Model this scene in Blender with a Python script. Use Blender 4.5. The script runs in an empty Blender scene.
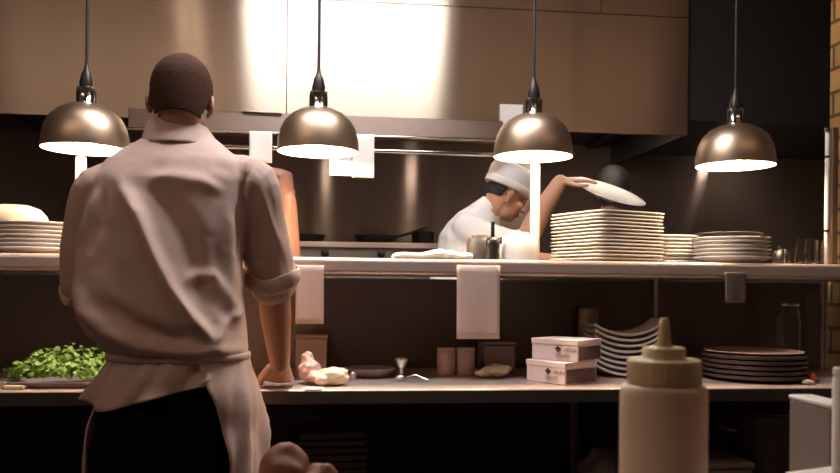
import bpy, bmesh, math, random
from mathutils import Vector, Matrix, noise
random.seed(7)
PI = math.pi
SC = bpy.context.scene
COL = SC.collection
V = Vector

# ------------------------------------------------------------------ camera geometry
CAM = V((0, 0, 1.217)); F = 800.0; CX = 420.0; HY = 285.0
YAW = 0.113; ROLL = 0.010
fwd = V((math.sin(YAW), math.cos(YAW), 0))
rt0 = V((math.cos(YAW), -math.sin(YAW), 0)); up0 = V((0, 0, 1))
rt = rt0*math.cos(ROLL) + up0*math.sin(ROLL)
up = up0*math.cos(ROLL) - rt0*math.sin(ROLL)

def W(px, py, Y):
    """world point on the plane y = Y seen at a pixel of the photograph (used to measure sizes and places)"""
    d = fwd + rt*((px-CX)/F) + up*((HY-py)/F)
    return CAM + d*(Y/d.y)

def PX(p):
    q = p - CAM
    z = q.dot(fwd)
    return CX + F*q.dot(rt)/z, HY - F*q.dot(up)/z

def mpp(px, Y):
    return (W(px+1, 285, Y) - W(px, 285, Y)).x

# ------------------------------------------------------------------ materials
def new_mat(name):
    m = bpy.data.materials.new(name); m.use_nodes = True
    nt = m.node_tree; b = nt.nodes['Principled BSDF']
    return m, nt, b

def mat(name, col, rough=0.5, metal=0.0, var=0.12, scale=8.0, bump=0.0, bscale=60.0, spec=0.5, sss=0.0, trans=0.0, alpha=1.0, coat=0.0, stretch=None):
    m, nt, b = new_mat(name)
    N = nt.nodes; L = nt.links
    tc = N.new('ShaderNodeTexCoord')
    mp = N.new('ShaderNodeMapping'); L.new(tc.outputs['Object'], mp.inputs[0])
    if stretch: mp.inputs['Scale'].default_value = stretch
    no = N.new('ShaderNodeTexNoise'); no.inputs['Scale'].default_value = scale; no.inputs['Detail'].default_value = 4
    L.new(mp.outputs[0], no.inputs['Vector'])
    mx = N.new('ShaderNodeMix'); mx.data_type = 'RGBA'
    c = list(col)
    mx.inputs[6].default_value = [max(0, x*(1-var)) for x in c]+[1]
    mx.inputs[7].default_value = [min(1, x*(1+var)) for x in c]+[1]
    L.new(no.outputs[0], mx.inputs[0]); L.new(mx.outputs[2], b.inputs['Base Color'])
    b.inputs['Roughness'].default_value = rough; b.inputs['Metallic'].default_value = metal
    b.inputs['Specular IOR Level'].default_value = spec
    if sss:
        b.inputs['Subsurface Weight'].default_value = sss
        b.inputs['Subsurface Radius'].default_value = (0.012, 0.005, 0.003)
        b.inputs['Subsurface Scale'].default_value = 1.0
    if trans: b.inputs['Transmission Weight'].default_value = trans
    if coat: b.inputs['Coat Weight'].default_value = coat
    if bump:
        n2 = N.new('ShaderNodeTexNoise'); n2.inputs['Scale'].default_value = bscale
        L.new(mp.outputs[0], n2.inputs['Vector'])
        bp = N.new('ShaderNodeBump'); bp.inputs['Strength'].default_value = bump; bp.inputs['Distance'].default_value = 0.01
        L.new(n2.outputs[0], bp.inputs['Height']); L.new(bp.outputs[0], b.inputs['Normal'])
    return m

def steel(name, col, rough=0.35, aniso=0.85, rot=0.25, var=0.08, axis='Z', metal=1.0):
    m, nt, b = new_mat(name); N = nt.nodes; L = nt.links
    tc = N.new('ShaderNodeTexCoord'); mp = N.new('ShaderNodeMapping')
    mp.inputs['Scale'].default_value = (1.0, 1.0, 0.05) if axis == 'Z' else (0.05, 1, 1)
    L.new(tc.outputs['Object'], mp.inputs[0])
    no = N.new('ShaderNodeTexNoise'); no.inputs['Scale'].default_value = 9; no.inputs['Detail'].default_value = 3
    L.new(mp.outputs[0], no.inputs['Vector'])
    mx = N.new('ShaderNodeMix'); mx.data_type = 'RGBA'
    mx.inputs[6].default_value = [x*(1-var) for x in col]+[1]; mx.inputs[7].default_value = [min(1, x*(1+var)) for x in col]+[1]
    L.new(no.outputs[0], mx.inputs[0]); L.new(mx.outputs[2], b.inputs['Base Color'])
    b.inputs['Metallic'].default_value = metal; b.inputs['Roughness'].default_value = rough
    b.inputs['Anisotropic'].default_value = aniso; b.inputs['Anisotropic Rotation'].default_value = rot
    tg = N.new('ShaderNodeTangent'); tg.direction_type = 'RADIAL'; tg.axis = 'Z'
    L.new(tg.outputs[0], b.inputs['Tangent'])
    return m

def emit(name, col, strength):
    m, nt, b = new_mat(name)
    b.inputs['Base Color'].default_value = (0.8, 0.8, 0.8, 1)
    b.inputs['Emission Color'].default_value = list(col)+[1]; b.inputs['Emission Strength'].default_value = strength
    return m

def brick_mat(name):
    m, nt, b = new_mat(name); N = nt.nodes; L = nt.links
    tc = N.new('ShaderNodeTexCoord'); sx = N.new('ShaderNodeSeparateXYZ'); L.new(tc.outputs['Object'], sx.inputs[0])
    ad = N.new('ShaderNodeMath'); L.new(sx.outputs[0], ad.inputs[0]); L.new(sx.outputs[1], ad.inputs[1])
    mp = N.new('ShaderNodeCombineXYZ'); L.new(ad.outputs[0], mp.inputs[0]); L.new(sx.outputs[2], mp.inputs[1])
    br = N.new('ShaderNodeTexBrick'); br.inputs['Scale'].default_value = 2.6
    br.inputs['Color1'].default_value = (.36, .22, .085, 1); br.inputs['Color2'].default_value = (.25, .14, .055, 1)
    br.inputs['Mortar'].default_value = (.06, .035, .02, 1); br.inputs['Mortar Size'].default_value = .02
    L.new(mp.outputs[0], br.inputs['Vector'])
    no = N.new('ShaderNodeTexNoise'); no.inputs['Scale'].default_value = 30; L.new(tc.outputs['Object'], no.inputs['Vector'])
    mx = N.new('ShaderNodeMix'); mx.data_type = 'RGBA'; mx.blend_type = 'MULTIPLY'; mx.inputs[0].default_value = .6
    L.new(br.outputs[0], mx.inputs[6]); L.new(no.outputs[1], mx.inputs[7]); L.new(mx.outputs[2], b.inputs['Base Color'])
    bp = N.new('ShaderNodeBump'); bp.inputs['Strength'].default_value = .5; L.new(br.outputs[1], bp.inputs['Height']); bp.invert = True
    L.new(bp.outputs[0], b.inputs['Normal']); b.inputs['Roughness'].default_value = .85
    return m

def tile_mat(name):
    m, nt, b = new_mat(name); N = nt.nodes; L = nt.links
    tc = N.new('ShaderNodeTexCoord'); br = N.new('ShaderNodeTexBrick'); br.inputs['Scale'].default_value = 3
    br.offset = 0; br.inputs['Color1'].default_value = (.05, .035, .03, 1); br.inputs['Color2'].default_value = (.04, .03, .025, 1)
    br.inputs['Mortar'].default_value = (.02, .018, .016, 1); br.inputs['Brick Width'].default_value = .5
    L.new(tc.outputs['Object'], br.inputs['Vector']); L.new(br.outputs[0], b.inputs['Base Color']); b.inputs['Roughness'].default_value = .55
    return m

M = dict(
    hood=steel('brushed_hood_steel', (.63, .50, .395), .24, 1.0, metal=.95), lip=steel('hood_lip_steel', (.34, .255, .215), .38, .6),
    wallsteel=steel('brushed_wall_steel', (.27, .215, .185), .17, 1.0, metal=.55),
    steel=steel('worktop_steel', (.56, .43, .375), .36, .3, metal=.5),
    edge=steel('shaded_edge_steel', (.13, .105, .095), .4, .5, metal=.8),
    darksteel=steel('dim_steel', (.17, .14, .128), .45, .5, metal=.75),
    shade=mat('bronzed_aluminium', (.50, .37, .265), .40, 1.0, .06, 30),
    post=mat('cream_paint', (.62, .56, .48), .4),
    shadein=mat('white_enamel', (.9, .86, .78), .4),
    chrome=mat('chrome', (.75, .7, .65), .15, 1.0, .03),
    darkmetal=mat('dark_metal', (.035, .028, .024), .4, .6),
    blackpaint=mat('black_paint', (.022, .020, .019), .6),
    cord=mat('black_cord', (.012, .010, .009), .6),
    plate=mat('white_china', (.87, .83, .77), .25, 0, .03, coat=.2),
    darkplate=mat('dark_brown_stoneware', (.060, .033, .027), .5, 0, .2),
    rimpale=mat('tan_glaze', (.40, .25, .19), .35),
    paper=mat('paper', (.60, .44, .38), .8, 0, .05, 14),
    dullpaper=mat('dull_paper', (.12, .08, .068), .8, 0, .1, 14),
    ticket=mat('ticket_paper', (.88, .83, .78), .8, 0, .03),
    cream=mat('cream_ceramic', (.46, .39, .31), .4),
    shirt=mat('chef_cotton', (.56, .40, .345), .85, 0, .05, 6, .08, 350, .2),  # white cotton with dim pinkish light put into the base colour
    apron=mat('apron_cotton', (.56, .40, .345), .85, 0, .08, 6, .1, 300, .2),  # shares the shirt's tint for dim pinkish light
    white=mat('white_cotton', (.84, .80, .77), .85, 0, .04, 8, .06, 300, .2),
    black=mat('black_trouser', (.006, .006, .0055), .9, 0, .2, spec=.1),
    darkjacket=mat('charcoal_cotton', (.020, .017, .016), .9, spec=.15),
    shoe=mat('black_leather', (.012, .011, .010), .4),
    skin=mat('skin', (.40, .19, .125), .5, 0, .1, 14, .05, 80, sss=.12),
    skinpale=mat('skin_warm', (.62, .33, .21), .5, 0, .1, 14, sss=.12),
    hair=mat('brown_cropped_hair', (.070, .032, .020), .85, 0, .35, 90, .5, 420, .12),
    darkhair=mat('black_hair', (.008, .007, .007), .6, 0, .3, 80, .5, 300),
    eye=mat('eye_white', (.50, .46, .42), .3),
    leaf=mat('parsley_green', (.15, .26, .022), .55, 0, .6, 40, sss=.0),
    stem=mat('parsley_stem', (.32, .42, .10), .5),
    wood=mat('dark_wood', (.09, .05, .03), .5, 0, .25, 10, stretch=(1, 12, 12)),
    chicken=mat('raw_poultry', (.80, .64, .47), .35, 0, .15, 18, .15, 40, sss=.1),
    chickenpink=mat('raw_poultry_pink', (.80, .50, .42), .35, 0, .2, 18, .2, 35, sss=.1),
    pinkbox=mat('pink_white_card', (.78, .60, .56), .7, 0, .05, 12),
    endshade=mat('brown_end_shade', (.11, .062, .05), .7, 0, .25, 20),  # brown stands for shade on the card boxes' end face
    ink=mat('dark_red_ink', (.10, .03, .03), .6), greyink=mat('grey_ink', (.35, .26, .25), .6),
    tub=mat('beige_plastic', (.50, .36, .30), .5), greytub=mat('grey_plastic', (.22, .17, .155), .5),
    cloth=mat('tan_cloth', (.52, .38, .26), .9, 0, .1, 14, .2, 120, .2),
    dimtin=mat('dim_grey_tin', (.10, .085, .08), .5, .3), 
    tin=mat('tan_tin', (.36, .27, .17), .45, .2, .15),
    glass=None, bottle=None,
    cap=mat('yellow_beige_plastic', (.70, .53, .29), .5, 0, .1, 30, .1, 200),
    sauce=mat('pale_sauce', (.62, .46, .33), .4),
    roll=mat('brown_red_crust', (.25, .105, .058), .6, 0, .35, 14, .3, 30),
    tomato=mat('tomato_red', (.42, .07, .025), .25),
    iron=mat('black_iron', (.012, .011, .010), .5, .3),
    tray=mat('dull_tray', (.07, .052, .042), .45, .6, .2), bag=mat('grey_plastic_bag', (.26, .22, .20), .6, 0, .2, 20),
    dish=mat('grey_brown_plastic', (.22, .165, .14), .55), whitetub=mat('white_plastic', (.72, .66, .60), .5),
    brick=brick_mat('amber_brick'), tile=tile_mat('quarry_tile'),
    ceil=mat('ceiling_paint', (.38, .31, .27), .9), darkwall=mat('brown_paint', (.22, .165, .14), .8),
    pepper=mat('black_lacquer', (.012, .010, .010), .35),
    housing=mat('fixture_housing', (.5, .5, .5), .5),
    bulb=emit('hot_bulb', (1.0, .74, .47), 350.0),
    panel=emit('light_panel', (.96, .96, .97), 25.0),
    warmfill=emit('warm_fill', (1.0, .72, .53), 3.3), smallpanel=emit('small_panel', (1.0, .80, .64), 5.0), dimfill=emit('dim_warm_fill', (1.0, .62, .40), 1.5),
    addedglow=emit('added_light_glow', (1.0, .80, .62), 46.0), addedspot=emit('added_spot_glow', (1.0, .80, .64), 75.0),
)
def glass_mat(name, col, rough):
    m, nt, b = new_mat(name)
    b.inputs['Base Color'].default_value = list(col)+[1]; b.inputs['Roughness'].default_value = rough
    b.inputs['Transmission Weight'].default_value = 1.0; b.inputs['IOR'].default_value = 1.45
    return m
M['glass'] = glass_mat('clear_glass', (.95, .93, .9), .02)
def bottle_mat():
    m, nt, b = new_mat('cloudy_squeeze_plastic')
    b.inputs['Base Color'].default_value = (.88, .70, .53, 1); b.inputs['Roughness'].default_value = .38
    b.inputs['Transmission Weight'].default_value = .25
    b.inputs['Subsurface Weight'].default_value = .5; b.inputs['Subsurface Radius'].default_value = (.02, .015, .01); b.inputs['Subsurface Scale'].default_value = 1
    return m
M['bottle'] = bottle_mat()

# ------------------------------------------------------------------ mesh helpers
def NB(): return bmesh.new()

def box(bm, lo, hi, Mx=None):
    xs, ys, zs = (lo[0], hi[0]), (lo[1], hi[1]), (lo[2], hi[2])
    vs = []
    for z in zs:
        for y in ys:
            for x in xs:
                p = V((x, y, z)); vs.append(bm.verts.new(Mx @ p if Mx else p))
    for f in ((0, 2, 3, 1), (4, 5, 7, 6), (0, 1, 5, 4), (2, 6, 7, 3), (0, 4, 6, 2), (1, 3, 7, 5)):
        bm.faces.new([vs[i] for i in f])

def rings(bm, rs, cap0=True, cap1=True, closed=True):
    prev = None; first = None
    for r in rs:
        cur = [bm.verts.new(p) for p in r]
        if prev:
            n = len(cur)
            for i in range(n if closed else n-1):
                j = (i+1) % n
                bm.faces.new((prev[i], prev[j], cur[j], cur[i]))
        else: first = cur
        prev = cur
    if cap0: bm.faces.new(list(reversed(first)))
    if cap1: bm.faces.new(prev)

def lathe(bm, prof, c=(0, 0, 0), n=32, Mx=None):
    """prof = [(r, z)...]; r = 0 allowed only at the ends"""
    c = V(c); prev = None
    def tp(p): return (Mx @ p if Mx else p) + c
    for r, z in prof:
        if r < 1e-6:
            cur = [bm.verts.new(tp(V((0, 0, z))))]
        else:
            cur = [bm.verts.new(tp(V((r*math.cos(2*PI*k/n), r*math.sin(2*PI*k/n), z)))) for k in range(n)]
        if prev:
            for k in range(n):
                k2 = (k+1) % n
                if len(prev) == 1 and len(cur) > 1: bm.faces.new((prev[0], cur[k2], cur[k]))
                elif len(cur) == 1 and len(prev) > 1: bm.faces.new((prev[k], prev[k2], cur[0]))
                elif len(cur) > 1: bm.faces.new((prev[k], prev[k2], cur[k2], cur[k]))
        prev = cur

def frames(pts, side=None):
    out = []; last = None
    for i, p in enumerate(pts):
        a = pts[max(0, i-1)]; b = pts[min(len(pts)-1, i+1)]
        t = (b-a).normalized()
        if side is not None:
            s = (side - t*side.dot(t)).normalized()
        elif last is None:
            h = V((0, 0, 1)) if abs(t.z) < .9 else V((1, 0, 0))
            s = t.cross(h).normalized()
        else:
            s = (last - t*last.dot(t)).normalized()
        last = s; out.append((p, t, s, t.cross(s).normalized()))
    return out

def tube(bm, pts, rad, n=14, side=None, round_caps=True):
    """tapered tube; rad items are r or (a, b)"""
    pts = [V(p) for p in pts]
    if not isinstance(rad, (list, tuple)): rad = [rad]*len(pts)
    R = [(r, r) if not isinstance(r, (list, tuple)) else r for r in rad]
    fr = frames(pts, side); rs = []
    def ring(p, s, u, a, b): return [p + s*(a*math.cos(2*PI*k/n)) + u*(b*math.sin(2*PI*k/n)) for k in range(n)]
    if round_caps:
        p, t, s, u = fr[0]; a, b = R[0]; m = min(a, b)
        for q in (.15, .5, .85): rs.append(ring(p - t*m*math.sqrt(1-q*q), s, u, a*q, b*q))
    for (p, t, s, u), (a, b) in zip(fr, R): rs.append(ring(p, s, u, a, b))
    if round_caps:
        p, t, s, u = fr[-1]; a, b = R[-1]; m = min(a, b)
        for q in (.85, .5, .15): rs.append(ring(p + t*m*math.sqrt(1-q*q), s, u, a*q, b*q))
    rings(bm, rs)

def spline(pts, k=6):
    pts = [V(p) for p in pts]; out = []
    for i in range(len(pts)-1):
        p0 = pts[max(0, i-1)]; p1 = pts[i]; p2 = pts[i+1]; p3 = pts[min(len(pts)-1, i+2)]
        for j in range(k):
            t = j/k
            out.append(.5*((2*p1) + (p2-p0)*t + (2*p0-5*p1+4*p2-p3)*t*t + (3*p1-p0-3*p2+p3)*t**3))
    out.append(pts[-1]); return out

def ell(bm, c, r, Mx=None, nu=24, nv=14):
    rs = []
    c = V(c)
    for i in range(1, nv):
        a = PI*i/nv
        ring = []
        for k in range(nu):
            p = V((r[0]*math.sin(a)*math.cos(2*PI*k/nu), r[1]*math.sin(a)*math.sin(2*PI*k/nu), -r[2]*math.cos(a))) + c
            ring.append(Mx @ p if Mx else p)
        rs.append(ring)
    rings(bm, rs)

def interp(tab, x):
    if x <= tab[0][0]: return tab[0][1:]
    for a, b in zip(tab, tab[1:]):
        if x <= b[0]:
            t = (x-a[0])/(b[0]-a[0]); t2 = t
            return tuple(u+(v-u)*t2 for u, v in zip(a[1:], b[1:]))
    return tab[-1][1:]

def link(o):
    COL.objects.link(o); return o

def obj(name, bm, m, parent=None, smooth=True, bevel=0.0, sub=0, local=False, solid=0.0, seg=2):
    """one mesh object; for a child the vertices are in world space unless local"""
    if isinstance(bm, bmesh.types.BMesh):
        bmesh.ops.recalc_face_normals(bm, faces=bm.faces[:])
        me = bpy.data.meshes.new(name); bm.to_mesh(me); bm.free()
    else: me = bm
    if parent is not None and not local: me.transform(Matrix.Translation(-abs_loc(parent)))
    me.name = name
    me.materials.clear(); me.materials.append(m)
    for p in me.polygons: p.use_smooth = smooth
    o = link(bpy.data.objects.new(name, me)); o.parent = parent
    if solid:
        s = o.modifiers.new('solid', 'SOLIDIFY'); s.thickness = solid; s.offset = 0
    if bevel:
        b = o.modifiers.new('bevel', 'BEVEL'); b.width = bevel; b.segments = seg; b.limit_method = 'ANGLE'; b.angle_limit = .7
        if smooth: me.set_sharp_from_angle(angle=.9)
    elif smooth: me.set_sharp_from_angle(angle=1.0)
    if sub:
        s = o.modifiers.new('sub', 'SUBSURF'); s.levels = sub; s.render_levels = sub
    return o

def abs_loc(o):
    l = V((0, 0, 0))
    while o is not None: l = l + o.location; o = o.parent
    return l

def tag(o, label, cat, group=None, kind=None):
    o['label'] = label; o['category'] = cat
    if group: o['group'] = group
    if kind: o['kind'] = kind
    return o

def thing(name, label, cat, loc=(0, 0, 0), group=None, rz=0.0):
    o = link(bpy.data.objects.new(name, None)); o.empty_display_size = .05
    o.location = loc; o.rotation_euler = (0, 0, rz)
    return tag(o, label, cat, group)

def struct(name, bm, m, **k):
    o = obj(name, bm, m, **k); o['kind'] = 'structure'; return o

def copy_tree(o, parent=None):
    c = link(o.copy()); c.parent = parent
    for ch in list(o.children): copy_tree(ch, c)
    return c

def remesh(bm, voxel, smooth=3):
    bmesh.ops.recalc_face_normals(bm, faces=bm.faces[:])
    me = bpy.data.meshes.new('tmp'); bm.to_mesh(me); bm.free()
    o = link(bpy.data.objects.new('tmp', me))
    r = o.modifiers.new('r', 'REMESH'); r.mode = 'VOXEL'; r.voxel_size = voxel
    if smooth:
        s = o.modifiers.new('s', 'SMOOTH'); s.iterations = smooth; s.factor = .5
    dg = bpy.context.evaluated_depsgraph_get(); dg.update()
    res = bpy.data.meshes.new_from_object(o.evaluated_get(dg))
    bpy.data.objects.remove(o); bpy.data.meshes.remove(me)
    return res

ORD = ['top', 'second', 'third', 'fourth', 'fifth', 'sixth', 'seventh', 'eighth', 'ninth', 'tenth', 'eleventh', 'twelfth', 'thirteenth', 'fourteenth', 'fifteenth']
def stack(proto, n, loc, dz, fmt, group, jitter=.003, rz=0.0, rj=.05):
    """a pile of n copies; fmt gets the ordinal words"""
    for k in range(n):
        o = proto if k == 0 else copy_tree(proto)
        o.location = V(loc) + V((random.uniform(-1, 1)*jitter, random.uniform(-1, 1)*jitter, k*dz))
        o.rotation_euler = (0, 0, rz + random.uniform(-rj, rj))
        i = n-1-k
        w = 'topmost' if i == 0 else ('bottom one' if k == 0 else ORD[i] + ' from the top')
        o['label'] = fmt.format(w); o['group'] = group

# ------------------------------------------------------------------ setting
bm = NB(); box(bm, (-3.2, -2.2, -.1), (3.4, 4.9, 0)); struct('floor', bm, M['tile'], smooth=False)
bm = NB(); box(bm, (-3.2, -2.2, 3.0), (3.4, 4.9, 3.1)); struct('ceiling', bm, M['ceil'], smooth=False)
bm = NB(); box(bm, (-3.2, 4.6, 0), (3.4, 4.7, 3.0)); struct('wall_back', bm, M['wallsteel'], smooth=False)
bm = NB(); box(bm, (-3.3, -2.2, 0), (-3.2, 4.7, 3.0)); struct('wall_left', bm, M['darkwall'], smooth=False)
XR = W(829, 200, 4.6).x
bm = NB(); box(bm, (XR, -2.2, 0), (XR+.1, 4.7, 3.0)); struct('wall_right', bm, M['darkwall'], smooth=False)
XE = W(829, 200, 3.08).x
bm = NB(); box(bm, (XE, 2.98, 0), (XR, 3.08, 3.0)); struct('wall_end', bm, M['brick'], smooth=False)
bm = NB(); box(bm, (-3.2, -2.3, 0), (3.4, -2.2, 3.0)); struct('wall_front', bm, M['darkwall'], smooth=False)
xh = W(688, 60, 3.6).x
bm = NB(); box(bm, (xh+.01, 3.62, W(760, 123, 3.62).z), (XR, 4.6, 3.0)); struct('wall_bulkhead', bm, M['blackpaint'], smooth=False)

# ------------------------------------------------------------------ extractor hood
zb = W(640, 134, 3.6).z; HY0 = 3.6
hood = thing('extractor_hood', 'brushed steel extractor hood with a wide bright reflection above the cook line', 'extractor hood', (0, 3.6, zb))
xs = W(287, 60, HY0).x; zs = W(500, 8.5, HY0).z; xv = W(601, 5, HY0).x; g = .002
for (x0, x1, z0, z1) in ((-3.0, xs-g, zb, 2.98), (xs+g, xh, zb, zs-g), (xs+g, xv-g, zs+g, 2.98), (xv+g, xh, zs+g, 2.98)):
    bm = NB(); box(bm, (x0, HY0, z0), (x1, HY0+.02, z1)); obj('front_panel', bm, M['hood'], hood, smooth=False)
bm = NB(); box(bm, (-3.0, HY0+.021, zb+.01), (xh, HY0+.03, 2.98)); obj('backing_plate', bm, M['blackpaint'], hood, smooth=False)
bm = NB(); box(bm, (xh-.015, HY0+.03, zb), (xh, 4.59, 2.98)); obj('side_panel', bm, M['blackpaint'], hood, smooth=False)
bm = NB(); box(bm, (-3.0, HY0+.03, zb+.12), (xh-.016, 4.59, zb+.14))
for k in range(24):
    x = -2.9 + k*.19
    if x < xh-.1: box(bm, (x, HY0+.1, zb+.09), (x+.02, 4.5, zb+.12))
obj('filter_bank', bm, M['darkmetal'], hood, smooth=False)
# lower lip and its rolled bright rim
l0, l1 = W(128, 125, 3.5).x, W(503, 125, 3.5).x
zl0, zl1 = W(330, 135, 3.5).z, W(330, 115, 3.5).z
bm = NB(); box(bm, (l0, 3.5, zl0), (l1, 3.598, zl1)); obj('lower_lip', bm, M['lip'], hood, bevel=.003)
bm = NB(); tube(bm, [(l0, 3.497, zl0), (l1, 3.497, zl0)], .008, 10); obj('rim', bm, M['chrome'], hood)
ha, hb = W(243, 112, 3.49), W(281, 114, 3.49)
bm = NB(); tube(bm, [V((ha.x, 3.5, ha.z)), ha, hb, V((hb.x, 3.5, hb.z))], .004, 8); obj('handle', bm, M['darkmetal'], hood)

# ------------------------------------------------------------------ counter and pass shelf
CZ = W(400, 389.5, 2.35).z; CX0, CX1 = -2.4, 1.95
ct = thing('prep_counter', 'long stainless steel prep counter in front of the standing chef', 'counter', (0, 2.35, 0))
bm = NB(); box(bm, (CX0, 2.35, CZ-.042), (CX1, 3.0, CZ)); obj('worktop', bm, M['steel'], ct, bevel=.004)
bm = NB(); box(bm, (CX0, 2.344, CZ-.041), (CX1, 2.3495, CZ-.003)); obj('edge_shade_strip', bm, M['edge'], ct, bevel=.001)  # added strip, the front's dark room reflection put into its colour
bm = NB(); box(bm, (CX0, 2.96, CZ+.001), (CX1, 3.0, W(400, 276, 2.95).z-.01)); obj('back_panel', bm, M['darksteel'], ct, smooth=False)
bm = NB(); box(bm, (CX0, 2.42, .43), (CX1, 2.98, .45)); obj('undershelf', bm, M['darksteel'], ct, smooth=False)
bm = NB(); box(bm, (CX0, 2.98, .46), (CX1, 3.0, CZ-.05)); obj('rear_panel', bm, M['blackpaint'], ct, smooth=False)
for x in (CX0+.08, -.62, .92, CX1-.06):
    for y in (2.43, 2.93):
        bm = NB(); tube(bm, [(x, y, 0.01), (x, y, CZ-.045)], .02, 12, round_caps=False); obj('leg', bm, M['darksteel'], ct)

SZ = W(420, 258.5, 2.55).z
sh = thing('pass_shelf', 'long steel pass shelf above the counter, loaded with plates', 'shelf', (0, 2.55, CZ))
SX1 = 2.0
bm = NB(); box(bm, (CX0, 2.55, SZ-.054), (SX1, 3.02, SZ)); obj('board', bm, M['steel'], sh, bevel=.014, seg=3)
for px in (656, 822):
    p = W(px, 290, 2.9)
    bm = NB(); tube(bm, [(p.x, 2.9, CZ+.002), (p.x, 2.9, SZ-.055)], .008, 10, round_caps=False); obj('upright', bm, M['steel'], sh)

# ticket rail on two posts
PY = 2.83
rz_ = W(400, 152, PY).z
rail = thing('ticket_rail', 'slim steel ticket rail carried on two white posts above the pass shelf', 'rail', (0, PY, SZ))
pa, pb = W(81, 160, PY).x, W(535.5, 160, PY).x
for x in (pa, pb):
    bm = NB(); tube(bm, [(x, PY, SZ+.006), (x, PY, rz_+.03)], .018, 16, round_caps=False); obj('post', bm, M['post'], rail)
    bm = NB(); lathe(bm, [(0, 0), (.034, 0), (.034, .004), (.019, .006), (0, .006)], (x, PY, SZ+.001), 20); obj('foot', bm, M['steel'], rail)
bm = NB(); box(bm, (pa-.02, PY-.012, rz_-.006), (pb+.02, PY+.012, rz_+.006)); obj('bar', bm, M['chrome'], rail, bevel=.003)

def sheet(name, px0, py0, px1, py1, Y, m, label, cat, group=None, wave=.004, tilt=0.0):
    a, b = W(px0, py0, Y), W(px1, py1, Y); bm = NB(); n = 10; k = 10; rs = []
    for i in range(k+1):
        v = i/k; r = []
        for j in range(n+1):
            u = j/n
            r.append(V((a.x+(b.x-a.x)*u + tilt*v, Y - wave*math.sin(u*5+v)*v - .002*v, a.z+(b.z-a.z)*v)))
        rs.append(r)
    rings(bm, rs, False, False, False)
    o = obj(name, bm, m, solid=.0012); return tag(o, label, cat, group)
sheet('order_ticket', 249.5, 131, 272, 163, PY-.017, M['ticket'], 'white order ticket on the rail beside the chef\'s right shoulder', 'ticket', 'order tickets')
sheet('order_ticket', 330, 149, 351.5, 176, PY-.017, M['ticket'], 'shorter white ticket on the rail just under the second lamp', 'ticket', 'order tickets')
sheet('order_ticket', 352.5, 134, 374, 178, PY-.019, M['ticket'], 'longest white ticket on the rail, right of the second lamp', 'ticket', 'order tickets')
sheet('note_paper', 500, 104, 523, 131, 3.585, M['ticket'], 'square white note on the hood behind the third lamp', 'note', wave=.0015)
sheet('paper_sheet', 457, 265, 499.5, 339, 2.543, M['paper'], 'tall pale paper sheet hanging from the middle of the pass shelf edge', 'paper', 'papers hung from the pass shelf')
sheet('paper_sheet', 296, 265, 323.5, 324, 2.543, M['paper'], 'pale paper sheet on the shelf edge right beside the chef\'s forearm', 'paper', 'papers hung from the pass shelf')
sheet('paper_sheet', 725, 272, 746, 303, 2.543, M['dullpaper'], 'small dull brown paper hanging from the shelf edge under the round plates', 'paper', 'papers hung from the pass shelf')

# ------------------------------------------------------------------ heat lamps
LY = 2.68
def make_lamp(px, py, label, tilt):
    c = W(px, py, LY); R = .134
    t = thing('heat_lamp', label, 'lamp', c, 'heat lamps over the pass')
    H = R*1.06
    outer = [(R, 0), (R*1.005, .012), (R*.99, R*.30), (R*.93, R*.55), (R*.82, R*.76), (R*.64, R*.93), (R*.42, H*.985), (R*.2, H*1.02), (.026, H*1.03)]
    k = .968
    inner = [(.024, H*.99), (R*.2, H*.98), (R*.42*k, H*.94), (R*.64*k, R*.90), (R*.82*k, R*.73), (R*.93*k, R*.53), (R*.99*k, R*.28), (R*.985, .008), (R*.99, .0005)]
    bm = NB(); lathe(bm, [(R*.99, 0), (R, -.001)]+outer+[(0, H*1.035)], n=56); obj('shade', bm, M['shade'], t, local=True)
    bm = NB(); lathe(bm, [(0, H*.99)]+inner, n=48); obj('reflector', bm, M['shadein'], t, local=True)
    bm = NB(); lathe(bm, [(0, .018), (.03, .020), (.048, .034), (.05, .052), (.04, .078), (.022, .10), (.02, .125), (0, .126)], n=28); obj('bulb', bm, M['bulb'], t, local=True)
    s = obj('socket', _sock(H), M['chrome'], t, local=True)
    bm = NB()
    for j in range(8):
        a = 2*PI*j/8+.2
        box(bm, (-.004, .0265, H+.012), (.004, .030, H+.048), Matrix.Rotation(a, 4, 'Z'))
    obj('vent_slots', bm, M['darkmetal'], s, smooth=False, local=True)
    bm = NB(); lathe(bm, [(0, H+.058), (.021, H+.058), (.022, H+.075), (.018, H+.088), (.017, H+.10), (.010, H+.112), (.006, H+.13), (0, H+.131)], n=20); obj('strain_relief', bm, M['darkmetal'], t, local=True)
    top = 2.99 - c.z
    bm = NB(); tube(bm, [(0, 0, H+.12), (0, 0, top-.02)], .0052, 8, round_caps=False); obj('cord', bm, M['cord'], t, local=True)
    bm = NB(); lathe(bm, [(0, top-.03), (.05, top-.025), (.055, top), (0, top)], n=24); obj('ceiling_rose', bm, M['darkmetal'], t, local=True)
    t.rotation_euler = (0, tilt, 0)
    return t
def _sock(H):
    bm = NB(); lathe(bm, [(0, H-.002), (.034, H-.002), (.034, H+.004), (.028, H+.008), (.028, H+.052), (.030, H+.056), (.022, H+.06), (0, H+.06)], n=28); return bm
make_lamp(85.5, 149.5, 'domed bronze heat lamp hanging left of the chef\'s head', .004)
make_lamp(318, 152, 'domed bronze heat lamp hanging over the two order tickets', 0)
make_lamp(533, 157, 'domed bronze heat lamp hanging above the white capped cook', 0)
make_lamp(735, 166, 'domed bronze heat lamp at the far right by the dark wall', 0)

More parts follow.
